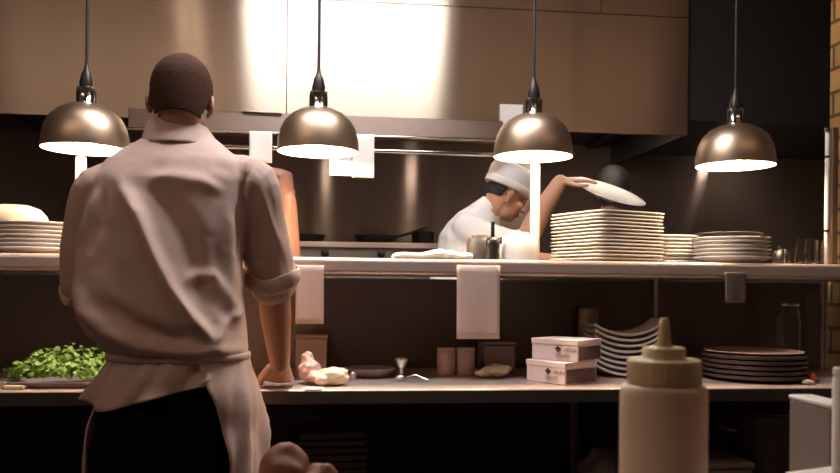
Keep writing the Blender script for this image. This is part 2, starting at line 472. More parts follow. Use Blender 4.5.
# ------------------------------------------------------------------ crockery
def round_plate(name, R, m, cat, h=.02, th=.004, foot=.6, rt=.002):
    t = NB()
    lathe(t, [(0, 0.002), (R*foot*.9, .002), (R*foot*.93, 0), (R*foot, 0), (R*foot*1.02, .003), (R*.85, h*.6), (R, h), (R, h+rt), (R*.97, h+rt+.001), (R*.82, h*.6+th), (R*foot, th+.002), (0, th+.002)], n=44)
    o = obj(name, t, m); return tag(o, '', cat)
pl = round_plate('round_plate', .128, M['plate'], 'plate', .020)
c = W(34, 258, 2.74)
stack(pl, 7, (c.x, 2.74, SZ+.0005), .0135, 'white round plate, {} in the pile at the shelf\'s left end', 'round plates at the left end of the pass', .003)
ctop = SZ+.0005+6*.0135+.024
bmv = NB(); lathe(bmv, [(0, 0), (.05, 0), (.085, .012), (.108, .036), (.112, .052), (.108, .053), (.10, .036), (.08, .016), (.048, .006), (0, .006)], n=40)
for v in bmv.verts: v.co.y *= .7
o = obj('oval_bowl', bmv, M['cream']); o.location = (W(12, 220, 2.72).x, 2.72, ctop+.054); o.rotation_euler = (PI, 0, 0)
tag(o, 'cream oval bowl turned upside down on the left plate pile', 'bowl')

def square_plate(name, s, m):
    bm = NB(); rs = []
    def sq(h, z, n=64, e=9):
        r = []
        for k in range(n):
            a = 2*PI*k/n+PI/n; ca, sa = math.cos(a), math.sin(a)
            f = (abs(ca)**e+abs(sa)**e)**(-1/e); r.append(V((h*f*ca, h*f*sa, z)))
        return r
    h = s/2
    for hh, z in ((h*.6, 0), (h*.66, 0), (h*.9, .006), (h, .011), (h, .0145), (h*.97, .015), (h*.85, .010), (h*.62, .006)): rs.append(sq(hh, z))
    rings(bm, rs); return tag(obj(name, bm, m), '', 'plate')
sp = square_plate('square_plate', .305, M['plate'])
c = W(606, 258, 2.79)
stack(sp, 14, (c.x, 2.79, SZ+.0005), .0124, 'large white square plate, {} in the tall pile on the pass', 'square plates in the tall pile', .003, math.radians(21), .03)
sp2 = square_plate('square_plate', .17, M['plate'])
c = W(662, 258, 2.92)
stack(sp2, 8, (c.x+.03, 2.90, SZ+.0005), .0135, 'small white square plate, {} in the pile behind the tall one', 'small square plates behind the tall pile', .003, .1, .04)
rp = round_plate('round_plate', .131, M['plate'], 'plate', .022)
c = W(731, 258, 2.70)
stack(rp, 6, (c.x, 2.70, SZ+.0005), .0135, 'white round plate, {} in the broad pile under the right lamp', 'round plates under the right lamp', .003)
dp = round_plate('brown_plate', .115, M['darkplate'], 'plate', .014); dp.location = (c.x-.005, 2.71, SZ+.0005+5*.0135+.0245)
tag(dp, 'thin brown plate lying on the broad white plate pile under the right lamp', 'plate')

# folded napkins, upturned bowl, steel container, pepper mill on the shelf
def blob(bm, c, r, seed=0, amp=.15, Mx=None, fr=2.2):
    a = len(bm.verts); ell(bm, (0, 0, 0), (1, 1, 1), None, 28, 18)
    bm.verts.ensure_lookup_table()
    for v in bm.verts[a:]:
        q = v.co.copy(); d = 1+amp*noise.noise(q*fr+V((seed*7.1, seed*3.3, 0)))
        v.co = V((q.x*r[0]*d, q.y*r[1]*d, q.z*r[2]*d))
        if Mx: v.co = Mx @ v.co
        v.co += V(c)
def napkin(label, pa_, pb_, Y, z0, hl, hr, m, dy=.13):
    a, b = W(pa_, 255, Y), W(pb_, 255, Y); bm = NB(); n = 20; rs = []
    for j in range(n+1):
        u = j/n; x = a.x+(b.x-a.x)*u; h = hl+(hr-hl)*u + .004*math.sin(u*9)
        e = .006+.0*u
        y0, y1 = Y-dy/2, Y+dy/2
        rs.append([V((x, y0, z0)), V((x, y1, z0)), V((x, y1+.002, z0+h*.7)), V((x, (y0+y1)/2+.02, z0+h)), V((x, y0+.02, z0+h*.97)), V((x, y0-.003, z0+h*.6))])
    rings(bm, rs); o = obj('folded_napkin', bm, m, sub=1); return tag(o, label, 'napkin', 'folded napkins on the pass')
napkin('flat folded white napkin lying on the pass shelf in front of the cook', 392, 444, 2.70, SZ+.001, .018, .036, M['white'])
napkin('white folded napkin touching the steel tin on the pass shelf', 446, 471, 2.70, SZ+.001, .034, .022, M['white'], .10)
c = W(480, 258, 2.74)
tn = thing('steel_tin', 'dull grey round tin beside the black pepper mill on the pass shelf', 'tin', (c.x, 2.74, SZ+.001))
bm = NB(); lathe(bm, [(0, 0), (.044, 0), (.047, .006), (.047, .062), (.040, .078), (0, .079)], n=28); obj('body', bm, M['dimtin'], tn, local=True)
bm = NB(); lathe(bm, [(.0, .0795), (.03, .0795), (.028, .088), (0, .09)], n=24); obj('lid', bm, M['dimtin'], tn, local=True)
c = W(492.5, 258, 2.66)
pm = thing('pepper_mill', 'black pepper mill with a thin upright stem on the pass shelf', 'pepper mill', (c.x, 2.66, SZ+.001))
bm = NB(); lathe(bm, [(0, 0), (.022, 0), (.024, .012), (.019, .03), (.023, .048), (.024, .062), (.018, .074), (.012, .078), (0, .079)], n=24); obj('body', bm, M['pepper'], pm, local=True)
bm = NB(); lathe(bm, [(0, .078), (.007, .078), (.0065, .125), (.008, .129), (0, .131)], n=14); obj('stem', bm, M['pepper'], pm, local=True)
bm = NB(); tube(bm, [(0.018, 0, .07), (.03, 0, .078), (.028, 0, .06)], .004, 8); obj('crank', bm, M['pepper'], pm, local=True)
c = W(519, 258, 2.70)
bm = NB(); lathe(bm, [(0, .098), (.03, .098), (.034, .092), (.055, .082), (.066, .058), (.0685, .02), (.069, 0), (.065, 0), (.064, .02), (.06, .056), (.05, .076), (.0, .088)], n=36)
o = obj('white_bowl', bm, M['plate']); o.location = (c.x, 2.70, SZ+.001); tag(o, 'white bowl upside down beside the lamp post on the pass shelf', 'bowl')

# tumblers at the right end of the shelf
def tumbler(px, Y, R, H, label):
    bm = NB(); lathe(bm, [(0, 0), (R*.8, 0), (R, H), (R-.003, H), (R*.8-.003, .010), (0, .010)], n=26)
    o = obj('glass_tumbler', bm, M['glass']); o.location = (W(px, 260, Y).x, Y, SZ+.001); tag(o, label, 'glass', 'glass tumblers at the right end of the pass')
tumbler(790, 2.66, .024, .055, 'low clear tumbler, leftmost of the glasses at the shelf\'s right end')
tumbler(803, 2.72, .029, .095, 'tallest clear tumbler in the middle of the glasses at the shelf\'s right end')
tumbler(811, 2.64, .024, .085, 'clear tumbler standing in front of the tallest glass on the shelf')
tumbler(818.5, 2.74, .024, .09, 'clear tumbler next to the slim white pole on the shelf')
c = W(778, 258, 2.78)
bm = NB(); lathe(bm, [(0, 0), (.026, 0), (.03, .02), (.026, .05), (.012, .06), (.014, .07), (0, .072)], n=20)
o = obj('black_jar', bm, M['pepper']); o.location = (c.x+.012, 2.78, SZ+.001); tag(o, 'small black jar between the broad plate pile and the glasses', 'jar')
# slim pole at the right end
c = W(826.5, 265, 2.62)
po = thing('shelf_pole', 'slim white upright pole at the right end of the pass shelf', 'pole', (c.x, 2.62, SZ))
zt = W(826.5, 131, 2.62).z
bm = NB(); tube(bm, [(c.x, 2.62, SZ+.001), (c.x, 2.62, zt)], .0085, 14); obj('tube', bm, M['whitetub'], po)
bm = NB(); lathe(bm, [(0, 0), (.012, 0), (.012, .014), (0, .016)], (c.x, 2.62, zt-.004), 16); obj('end_cap', bm, M['chrome'], po)
for py in (158, 232):
    z = W(826, py, 2.62).z
    bm = NB(); lathe(bm, [(0, 0), (.0105, 0), (.0105, .008), (0, .008)], (c.x, 2.62, z), 14); obj('collar', bm, M['chrome'], po)
x2 = W(833, 200, 2.96).x
bm = NB(); box(bm, (x2-.012, 2.945, SZ+.001), (x2+.012, 2.975, W(833, 128, 2.96).z)); tag(obj('wooden_strip', bm, M['wood'], bevel=.002), 'dark wooden upright strip on the shelf just behind the slim white pole', 'strip')

# ------------------------------------------------------------------ things on the counter
# parsley
bm = NB(); a = W(8, 384, 2.42); b = W(112, 384, 2.42)
tr = thing('shallow_tray', 'shallow steel tray under the green herbs left of the chef', 'tray', ((a.x+b.x)/2, 2.5, CZ+.001))
w2 = (b.x-a.x)/2; 
for hw, hd, z in (): pass
rs = []
def rr(hw, hd, z): return [V((hw, hd, z)), V((-hw, hd, z)), V((-hw, -hd, z)), V((hw, -hd, z))]
rings(bm, [rr(w2*.94, .085, 0), rr(w2, .1, .016), rr(w2+.006, .106, .016), rr(w2+.006, .106, .0175), rr(w2-.001, .099, .0175), rr(w2*.93, .084, .002)])
obj('pan', bm, M['steel'], tr, local=True, smooth=False)
mound = []
for px, py, r, h, y in ((22, 376, .04, .05, 2.45), (47, 362, .07, .095, 2.48), (72, 358, .075, .11, 2.5), (100, 360, .06, .10, 2.53), (60, 372, .09, .06, 2.46), (85, 372, .07, .06, 2.46), (35, 372, .06, .06, 2.46)):
    mound.append((W(px, 380, y).x, y, r, h*.72))
leafbm = NB()
def leaflet(bm, p, n, s):
    t = n.orthogonal().normalized(); t.rotate(Matrix.Rotation(random.uniform(0, 6.28), 3, n)); u = n.cross(t)
    for ang in (-.9, 0, .9):
        d = t*math.cos(ang)+u*math.sin(ang); e = n.cross(d)
        L = s*(1 if ang == 0 else .8)
        pts = [p, p+d*L*.35+e*L*.32+n*.1*L, p+d*L*.6+e*L*.42, p+d*L*.75+e*L*.16+n*.12*L, p+d*L, p+d*L*.75-e*L*.16+n*.12*L, p+d*L*.6-e*L*.42, p+d*L*.35-e*L*.32+n*.1*L]
        bm.faces.new([bm.verts.new(q) for q in pts])
zt0 = CZ+.024
for (x, y, r, h) in mound:
    for k in range(210):
        th = random.uniform(0, 2*PI); ph = math.acos(random.uniform(0, 1)); q = random.uniform(.72, 1.08)
        n = V((math.sin(ph)*math.cos(th), math.sin(ph)*math.sin(th), math.cos(ph)))
        p = V((x+n.x*r*q, y+n.y*r*.8*q, zt0+.012+n.z*h*q))
        nn = (n+V((random.uniform(-.7, .7), random.uniform(-.7, .7), random.uniform(-.2, .7)))).normalized()
        leaflet(leafbm, p, nn, random.uniform(.010, .019))
hb = obj('parsley', leafbm, M['leaf'], smooth=False); tag(hb, 'heap of bright green parsley on the counter left of the chef', 'herbs', kind='stuff')
bm = NB()
for (x, y, r, h) in mound:
    for k in range(14):
        th = random.uniform(0, 2*PI); q = random.uniform(.3, .9)
        p = V((x+r*q*math.cos(th), y+.7*r*q*math.sin(th), zt0+.004)); tube(bm, [p, p+V((random.uniform(-.02, .02), random.uniform(-.03, .01), h*random.uniform(.4, .9)))], .0014, 5)
obj('stems', bm, M['stem'], hb)
bm = NB(); box(bm, (W(3, 386, 2.38).x, 2.375, CZ+.0005), (W(26, 386, 2.4).x, 2.44, CZ+.012)); tag(obj('cutting_board', bm, M['cloth'], bevel=.003), 'thin tan board end at the far left of the counter, before the herbs', 'board')

# raw poultry beside the chef's hand
bm = NB(); c = W(333, 380, 2.44)
blob(bm, (c.x, 2.45, CZ+.029), (.050, .036, .0265), 1, .28)
blob(bm, (c.x-.034, 2.432, CZ+.019), (.022, .024, .017), 6, .3)
bm2 = remesh(bm, .004, 2); tag(obj('chicken_breast', bm2, M['chicken']), 'rounded pale yellow chicken breast on the counter edge right of the hand', 'meat')
bm = NB(); c = W(311, 372, 2.47)
blob(bm, (c.x-.004, 2.49, CZ+.043), (.034, .036, .035), 2, .3); blob(bm, (c.x-.012, 2.50, CZ+.07), (.020, .024, .030), 3, .3); blob(bm, (c.x+.016, 2.455, CZ+.025), (.024, .025, .0175), 5, .3)
tag(obj('chicken_piece', remesh(bm, .004, 2), M['chickenpink']), 'crumpled pink raw chicken piece between the hand and the yellow breast', 'meat')
a, b = W(304, 390, 2.37), W(322, 390, 2.37)
bm = NB(); rings(bm, [[V((a.x, 2.345, CZ+.0005)), V((b.x, 2.345, CZ+.0005)), V((b.x+.005, 2.40, CZ+.0005)), V((a.x+.01, 2.405, CZ+.0005))], [V((a.x, 2.345, CZ+.0025)), V((b.x, 2.345, CZ+.0025)), V((b.x+.005, 2.40, CZ+.0025)), V((a.x+.01, 2.405, CZ+.0025))]])
tag(obj('paper_scrap', bm, M['ticket'], smooth=False), 'little white paper scrap under the chicken at the counter edge', 'paper')

# tall box standing behind the hand against the panel
a, b = W(296, 360, 2.88), W(327, 360, 2.88)
bx = thing('storage_box', 'upright tan storage box behind the chicken under the hanging paper', 'box', ((a.x+b.x)/2, 2.88, CZ+.001))
bm = NB(); hw = (b.x-a.x)/2; box(bm, (-hw, -.05, 0), (hw, .05, .115)); obj('body', bm, M['tub'], bx, local=True, bevel=.004)
bm = NB(); box(bm, (-hw-.004, -.054, .116), (hw+.004, .054, .128)); obj('lid', bm, M['tub'], bx, local=True, bevel=.003)

# dark shallow dish, steel cup, spoon
c = W(370, 370, 2.66)
bm = NB(); lathe(bm, [(0, 0), (.06, 0), (.082, .022), (.086, .030), (.082, .031), (.058, .006), (0, .005)], n=40)
o = obj('shallow_dish', bm, M['dish']); o.location = (c.x, 2.68, CZ+.001); tag(o, 'shallow grey brown dish on the counter right of the chicken', 'dish')
c = W(353, 370, 2.56); bm = NB(); lathe(bm, [(0, 0), (.009, 0), (.011, .02), (.006, .028), (0, .03)], n=16)
o = obj('small_knob_jar', bm, M['steel']); o.location = (c.x, 2.56, CZ+.001); o.name = 'salt_pot'; tag(o, 'tiny steel pot in front of the shallow dish', 'pot')
c = W(401, 374, 2.64)
cp = thing('steel_cup', 'small shiny steel cup right of the shallow dish', 'cup', (c.x, 2.64, CZ+.001))
bm = NB(); lathe(bm, [(0, 0), (.02, 0), (.008, .006), (.007, .03), (.02, .042), (.028, .062), (.026, .063), (.018, .046), (0, .036)], n=24); obj('bowl', bm, M['chrome'], cp, local=True)
a = W(397, 376, 2.55); b = W(429, 378, 2.52)
sp_ = thing('serving_spoon', 'steel serving spoon lying in front of the small steel cup', 'spoon', (a.x, 2.55, CZ+.001))
bm = NB(); ell(bm, (a.x+.012, 2.55, CZ+.0115), (.022, .015, .010)); obj('spoon_bowl', bm, M['chrome'], sp_)
bm = NB(); tube(bm, [(a.x+.03, 2.548, CZ+.014), (a.x+.06, 2.54, CZ+.022), (b.x, 2.52, CZ+.006)], [(.004, .0025)]*3, 8); obj('handle', bm, M['chrome'], sp_)

def canister(px, Y, R, H, m, label, group=None):
    t = thing('canister', label, 'container', (W(px, 370, Y).x, Y, CZ+.001), group)
    bm = NB(); lathe(bm, [(0, 0), (R*.97, 0), (R, .004), (R, H-.014), (R*.95, H-.012), (0, H-.012)], n=28); obj('body', bm, m, t, local=True)
    bm = NB(); lathe(bm, [(0, H-.011), (R*1.02, H-.011), (R*1.02, H-.002), (R*.97, H), (0, H)], n=28); obj('lid', bm, m, t, local=True)
canister(446, 2.72, .0315, .093, M['tub'], 'beige canister, left one of the touching pair under the tall hanging paper', 'beige canister pair')
canister(465.5, 2.72, .0315, .093, M['tub'], 'beige canister, right one of the touching pair under the tall hanging paper', 'beige canister pair')
c = W(496, 370, 2.80)
bx = thing('square_tub', 'dull grey square tub behind the crumpled cloth', 'tub', (c.x, 2.80, CZ+.001), rz=.05)
bm = NB(); box(bm, (-.058, -.05, 0), (.058, .05, .10)); obj('body', bm, M['greytub'], bx, local=True, bevel=.01)
bm = NB(); box(bm, (-.061, -.053, .1005), (.061, .053, .11)); obj('lid', bm, M['greytub'], bx, local=True, bevel=.004)
bm = NB(); c = W(497, 374, 2.62)
blob(bm, (c.x, 2.64, CZ+.026), (.050, .04, .020), 7, .35, fr=1.7); blob(bm, (c.x-.045, 2.63, CZ+.016), (.03, .026, .010), 8, .4)
tag(obj('crumpled_cloth', remesh(bm, .004, 2), M['cloth']), 'crumpled tan cloth on the counter left of the pink boxes', 'cloth')

def card_box(px, py, Y, al, a_, b_, z, H, label):
    c = W(px, py, Y); t = thing('card_box', label, 'box', (c.x, Y, z), 'stacked pink card boxes')
    ea = V((-math.cos(al), math.sin(al), 0)); eb = V((math.sin(al), math.cos(al), 0))
    Mx = Matrix((( ea.x, eb.x, 0, 0), (ea.y, eb.y, 0, 0), (0, 0, 1, 0), (0, 0, 0, 1)))
    bm = NB(); box(bm, (0, 0, 0), (a_, b_, H-.014), Mx); obj('carton', bm, M['pinkbox'], t, local=True, bevel=.002)
    bm = NB(); box(bm, (-.002, -.002, H-.018), (a_+.002, b_+.002, H), Mx); obj('lid', bm, M['pinkbox'], t, local=True, bevel=.002)
    bm = NB(); box(bm, (-.0012, .006, .004), (-.0002, b_-.006, H-.022), Mx); obj('shaded_end', bm, M['endshade'], t, local=True, smooth=False)  # dark sheet, the end face's shade put into its colour
    bm = NB()
    x = a_*.42
    for dx, dz in ((0, 0), (.006, .006), (-.006, .006), (0, .011)):
        tube(bm, [Mx @ V((x+dx, -.0030, H*.48+dz)), Mx @ V((x+dx, -.0022, H*.48+dz))], .004, 8)
    obj('logo', bm, M['ink'], t, local=True)
    bm = NB()
    for k in range(5): box(bm, (x-.03-k*.009, -.0028, H*.46), (x-.024-k*.009, -.0021, H*.46+(.012 if k % 2 else .009)), Mx)
    for k in range(3): box(bm, (.03, -.0028, H*.2+k*.004), (.03+a_*.3, -.0021, H*.2+k*.004+.0015), Mx)
    obj('lettering', bm, M['greyink'], t, local=True, smooth=False)
BH = .0695
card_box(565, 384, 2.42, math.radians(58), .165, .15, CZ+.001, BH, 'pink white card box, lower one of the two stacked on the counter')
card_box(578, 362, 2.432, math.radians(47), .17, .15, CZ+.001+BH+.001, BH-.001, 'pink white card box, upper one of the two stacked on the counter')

# tins behind the boxes
c = W(588.5, 330, 2.9)
tb = NB(); lathe(tb, [(0, 0), (.038, 0), (.040, .003), (.038, .006), (.038, .07), (.040, .073), (.038, .076), (0, .075)], n=28)
tn = tag(obj('tan_tin', tb, M['tin']), '', 'tin')
stack(tn, 3, (c.x, 2.9, CZ+.001), .0765, 'tan tin, {} of the little tower behind the card boxes', 'tan tins behind the card boxes', .001)

# curved dishes
def curved_dish():
    bm = NB(); nx, ny = 24, 8; L, Wd, th = .245, .15, .0085
    def zf(u): return .034*abs(u)**2.2*(1.0 if u < 0 else 1.5)
    rs = []
    for i in range(nx+1):
        u = -1+2*i/nx; x = u*L/2; z = zf(u)
        top = [V((x, -Wd/2+Wd*j/ny, z+th+.006*abs(-1+2*j/ny)**3)) for j in range(ny+1)]
        bot = [V((x, -Wd/2+Wd*j/ny, z+.006*abs(-1+2*j/ny)**3)) for j in range(ny, -1, -1)]
        rs.append(top+bot)
    rings(bm, rs); return tag(obj('curved_dish', bm, M['plate']), '', 'dish')
c = W(623.5, 350, 2.70)
cd = curved_dish()
stack(cd, 8, (c.x, 2.70, CZ+.0005), .0195, 'white curved dish, {} in the pile behind the squeeze bottle', 'curved dishes behind the squeeze bottle', .002, -.06, .03)

# dark plates
dk = round_plate('dark_plate', .168, M['darkplate'], 'plate', .012, .006, .75, .0095)
c = W(753, 370, 2.585)
stack(dk, 5, (c.x, 2.585, CZ+.0005), .0165, 'dark round plate, {} in the pile at the counter\'s right end', 'dark plates on the counter', .002)
rimp = round_plate('tan_plate', .160, M['rimpale'], 'plate', .010, .003, .7); rimp.location = (c.x, 2.585, CZ+.0005+4*.0165+.0195)
tag(rimp, 'tan topped plate lying on the dark plate pile at the right', 'plate')
# garnish
c = W(812, 380, 2.47)
for k, (dx, dy, dz, r) in enumerate(((0, 0, .016, .0155), (.022, .02, .013, .0125))):
    t = tag(obj('cherry_tomato', (lambda b: (ell(b, (0, 0, 0), (r, r, r*.92)), b)[1])(NB()), M['tomato']), ('larger' if k == 0 else 'smaller') + ' red cherry tomato at the right end of the counter', 'tomato', 'cherry tomatoes')
    t.location = (c.x+dx, 2.47+dy, CZ+dz)
    bm = NB()
    for j in range(5):
        a = j*2*PI/5; tube(bm, [(0, 0, r*.9), (math.cos(a)*r*.6, math.sin(a)*r*.6, r*.98)], [.002, .0008], 6)
    obj('stalk', bm, M['stem'], t, local=True)
c = W(803, 380, 2.44); bm = NB(); blob(bm, (c.x+.006, 2.42, CZ+.0085), (.02, .015, .008), 4, .3); tag(obj('garlic_piece', remesh(bm, .002, 2), M['cream']), 'small pale garlic piece beside the cherry tomatoes', 'garlic')
# glass jar
c = W(791, 345, 2.80)
gj = thing('glass_jar', 'tall clear glass jar standing behind the dark plate pile', 'jar', (c.x, 2.82, CZ+.001))
bm = NB(); lathe(bm, [(0, 0), (.043, 0), (.045, .01), (.045, .2), (.036, .225), (.036, .242), (.033, .242), (.033, .222), (.042, .198), (.042, .008), (0, .008)], n=36); obj('body', bm, M['glass'], gj, local=True)
bm = NB(); lathe(bm, [(0, .243), (.04, .243), (.04, .252), (.02, .258), (0, .258)], n=28); obj('lid', bm, M['chrome'], gj, local=True)

# ------------------------------------------------------------------ under the counter
tp = NB(); rings(tp, [rr(.1, .15, 0), rr(.105, .155, .017), rr(.108, .158, .017), rr(.108, .158, .019), rr(.103, .153, .019), rr(.098, .148, .002)])
tp = tag(obj('sheet_tray', tp, M['tray'], smooth=False), '', 'tray')
c = W(331, 440, 2.62)
stack(tp, 14, (c.x, 2.62, .451), .0222, 'dull brown sheet tray, {} in the pile under the counter', 'sheet trays under the counter', .003, .03, .03)
c = W(606, 460, 2.6); bm = NB(); blob(bm, (c.x, 2.6, .575), (.085, .08, .1), 12, .35, fr=2.5)
tag(obj('crumpled_bag', remesh(bm, .006, 1), M['bag']), 'crumpled grey bag on the shelf under the counter, left of the squeeze bottle', 'bag')
c = W(760, 440, 2.68)
pt = thing('stock_pot', 'tall dim stock pot under the counter at the right', 'pot', (c.x, 2.68, .451))
bm = NB(); lathe(bm, [(0, 0), (.105, 0), (.11, .01), (.11, .32), (.117, .326), (.113, .33), (.106, .322), (.106, .012), (0, .012)], n=40); obj('body', bm, M['darksteel'], pt, local=True)
for s in (-1, 1):
    bm = NB(); tube(bm, spline([(s*.11, -.035, .27), (s*.14, -.03, .275), (s*.14, .03, .275), (s*.11, .035, .27)], 4), .005, 8); obj('handle', bm, M['steel'], pt, local=True)
bm = NB(); lathe(bm, [(0, .335), (.114, .331), (.114, .335), (.02, .35), (.012, .352), (.014, .372), (0, .375)], n=36); obj('lid', bm, M['darksteel'], pt, local=True)
c = W(722, 460, 2.56)
cr = thing('lidded_crate', 'low dark crate under the counter beside the stock pot', 'crate', (c.x-.03, 2.56, .451))
bm = NB(); box(bm, (-.085, -.1, 0), (.085, .1, .18)); obj('body', bm, M['dish'], cr, local=True, bevel=.006)
bm = NB(); box(bm, (-.09, -.105, .1805), (.09, .105, .2)); obj('lid', bm, M['dish'], cr, local=True, bevel=.004)

# ------------------------------------------------------------------ foreground table
FZ = .95
ft = thing('foreground_table', 'low steel side table in the foreground, below the squeeze bottle', 'table', (0, .7, 0))
bm = NB(); box(bm, (-.75, .42, FZ-.03), (1.1, 1.02, FZ)); obj('tabletop', bm, M['steel'], ft, bevel=.004)
for x in (-.7, 1.05):
    for y in (.47, .97):
        bm = NB(); tube(bm, [(x, y, .005), (x, y, FZ-.032)], .018, 12, round_caps=False); obj('leg', bm, M['darksteel'], ft)

BY = .66; c = W(663.5, 400, BY); r = (W(706, 400, BY).x - W(621, 400, BY).x)/2*.96
sb = thing('squeeze_bottle', 'cloudy squeeze bottle with a yellow beige nozzle cap in the right foreground', 'bottle', (c.x, BY, FZ+.001))
def zr(py): return W(663.5, py, BY).z - FZ - .001
zc = zr(384)
bm = NB(); lathe(bm, [(0, 0), (r*.93, 0), (r, .006), (r, zc-.010), (r*.985, zc-.004), (r*.93, zc-.0005), (r*.80, zc), (0, zc)], n=48); obj('body', bm, M['bottle'], sb, local=True)
cp = NB(); r1 = r*35.5/42.5; r2 = r*21/42.5; z1 = zr(359); z2 = zr(347); zn = zr(318)
lathe(cp, [(0, zc+.0003), (r1*1.01, zc+.0003), (r1*1.01, z1-.002), (r1*.97, z1), (r2*1.03, z1+.0006), (r2, z1+.001), (r2, z2-.0015), (r2*.92, z2), (0, z2)], n=48); cp = obj('cap', cp, M['cap'], sb, local=True)
bm = NB(); 
for k in range(36):
    a = 2*PI*k/36; box(bm, (-.0009, r1*1.008, zc+.002), (.0009, r1*1.02, z1-.003), Matrix.Rotation(a, 4, 'Z'))
obj('grip_ribs', bm, M['cap'], cp, local=True, smooth=False)
bm = NB(); lathe(bm, [(0, z2+.0003), (r*8/42.5, z2+.0003), (r*6.6/42.5, z2+.006), (r*4.2/42.5, zn-.001), (r*3/42.5, zn), (0, zn)], n=24); obj('nozzle', bm, M['cap'], sb, local=True)

def roll(px, py, Y, rx, rz, label, seed):
    c = W(px, py, Y); bm = NB(); blob(bm, (0, 0, rz), (rx, rx*.95, rz), seed, .22, fr=1.6)
    zmin = min(v.co.z for v in bm.verts)
    for v in bm.verts: v.co.z -= zmin
    o = obj('brown_roll', bm, M['roll'], sub=1); o.location = (c.x, Y, FZ+.001); tag(o, label, 'roll', 'brown rolls in the foreground')
roll(285, 449, .93, .030, .039, 'red brown roll at the bottom edge, tallest of the three by the apron', 1)
roll(321, 452, .90, .022, .034, 'red brown roll at the bottom edge, narrow right one of the three', 2)
roll(302, 458, .855, .026, .030, 'red brown roll at the bottom edge, lowest and frontmost of the three', 3)

c0 = W(826, 400, .86)
tb = thing('plastic_tub', 'grey brown plastic tub with a pale lid at the lower right edge', 'tub', (c0.x, .86, FZ+.001))
hw = .0145; H = W(826, 401, .86).z - FZ
bm = NB(); box(bm, (-hw, -.03, 0), (hw, .05, H-.006)); obj('body', bm, M['dish'], tb, local=True, bevel=.003)
bm = NB(); box(bm, (-hw-.001, -.031, H-.0055), (hw+.001, .051, H)); obj('lid', bm, M['whitetub'], tb, local=True, bevel=.002)
c0 = W(846, 400, .72)
tb = thing('white_canister', 'white canister cut off by the right edge of the view', 'canister', (c0.x, .72, FZ+.001))
H = W(840, 368, .72).z - FZ
bm = NB(); lathe(bm, [(0, 0), (.0115, 0), (.012, .003), (.012, H-.012), (.010, H-.008), (0, H-.008)], n=28); obj('body', bm, M['whitetub'], tb, local=True)
bm = NB(); lathe(bm, [(0, H-.0078), (.0118, H-.0078), (.0115, H-.001), (0, H)], n=28); obj('lid', bm, M['whitetub'], tb, local=True)
a, b = W(784, 473, .79), W(836, 466, .79)
wb = thing('white_tray', 'white tray corner at the bottom right edge before the tub', 'tray', ((a.x+b.x)/2, .77, FZ+.001), rz=.0)
hw = (b.x-a.x)/2
bm = NB(); rings(bm, [[V((-hw, -.05, 0)), V((hw, -.05, 0)), V((hw, .02, 0)), V((-hw, .02, 0))], [V((-hw, -.05, a.z-FZ)), V((hw, -.05, b.z-FZ)), V((hw, .02, b.z-FZ)), V((-hw, .02, a.z-FZ))]]); obj('body', bm, M['whitetub'], wb, local=True, bevel=.002)

# ------------------------------------------------------------------ cooking range and pans
RZ = W(385, 243, 4.05).z; rx0, rx1 = -1.6, W(470, 240, 4.05).x
rg = thing('cooking_range', 'steel cooking range with a raised top against the back wall', 'range', ((rx0+rx1)/2, 4.3, 0))
bm = NB(); box(bm, (rx0, 4.02, .1), (rx1, 4.57, RZ-.03)); obj('body', bm, M['darksteel'], rg, smooth=False)
bm = NB(); box(bm, (rx0-.01, 4.0, RZ-.029), (rx1+.01, 4.58, RZ)); obj('top', bm, M['steel'], rg, bevel=.004)
for k in range(4):
    x = W(325, 243, 4.0).x + (k-2)*.28
    bm = NB(); tube(bm, [(x, 4.018, RZ-.055), (x, 3.99, RZ-.055)], .02, 16); obj('knob', bm, M['blackpaint'], rg)
for x in (rx0+.1, rx1-.1):
    for y in (4.08, 4.5):
        bm = NB(); tube(bm, [(x, y, .005), (x, y, .1)], .02, 10, round_caps=False); obj('leg', bm, M['darksteel'], rg)
def pan(px, Y, R, ang, label):
    t = thing('frying_pan', label, 'pan', (W(px, 238, Y).x, Y, RZ+.001), 'frying pans on the range')
    bm = NB(); lathe(bm, [(0, 0), (R*.78, 0), (R, .036), (R*1.01, .04), (R*.97, .04), (R*.76, .005), (0, .005)], n=40); obj('pan_body', bm, M['iron'], t, local=True)
    d = V((math.cos(ang), math.sin(ang), 0)); bm = NB()
    tube(bm, spline([d*R*.98+V((0, 0, .034)), d*(R+.06)+V((0, 0, .05)), d*(R+.16)+V((0, 0, .085))], 5), (.010, .006) and [(.011, .007)]*11, 10, side=V((-d.y, d.x, 0))); obj('handle', bm, M['iron'], t, local=True)
pan(376, 4.14, .112, -.35, 'black frying pan with its handle pointing right, left of the cook')
pan(305, 4.16, .105, 2.6, 'black frying pan partly behind the raised forearm')
c = W(424, 236, 4.2); bm = NB(); lathe(bm, [(0, 0), (.05, 0), (.06, .02), (.06, .07), (.064, .072), (.058, .073), (.055, .02), (0, .01)], n=28)
o = obj('sauce_pot', bm, M['iron']); o.location = (c.x, 4.25, RZ+.001); tag(o, 'small dark sauce pot between the frying pan and the white jacket', 'pot')

# ------------------------------------------------------------------ people
def frame_of(c, f, u):
    f = V(f).normalized(); u = V(u); r = f.cross(u).normalized(); u = r.cross(f).normalized()
    return Matrix(((r.x, f.x, u.x, c[0]), (r.y, f.y, u.y, c[1]), (r.z, f.z, u.z, c[2]), (0, 0, 0, 1)))

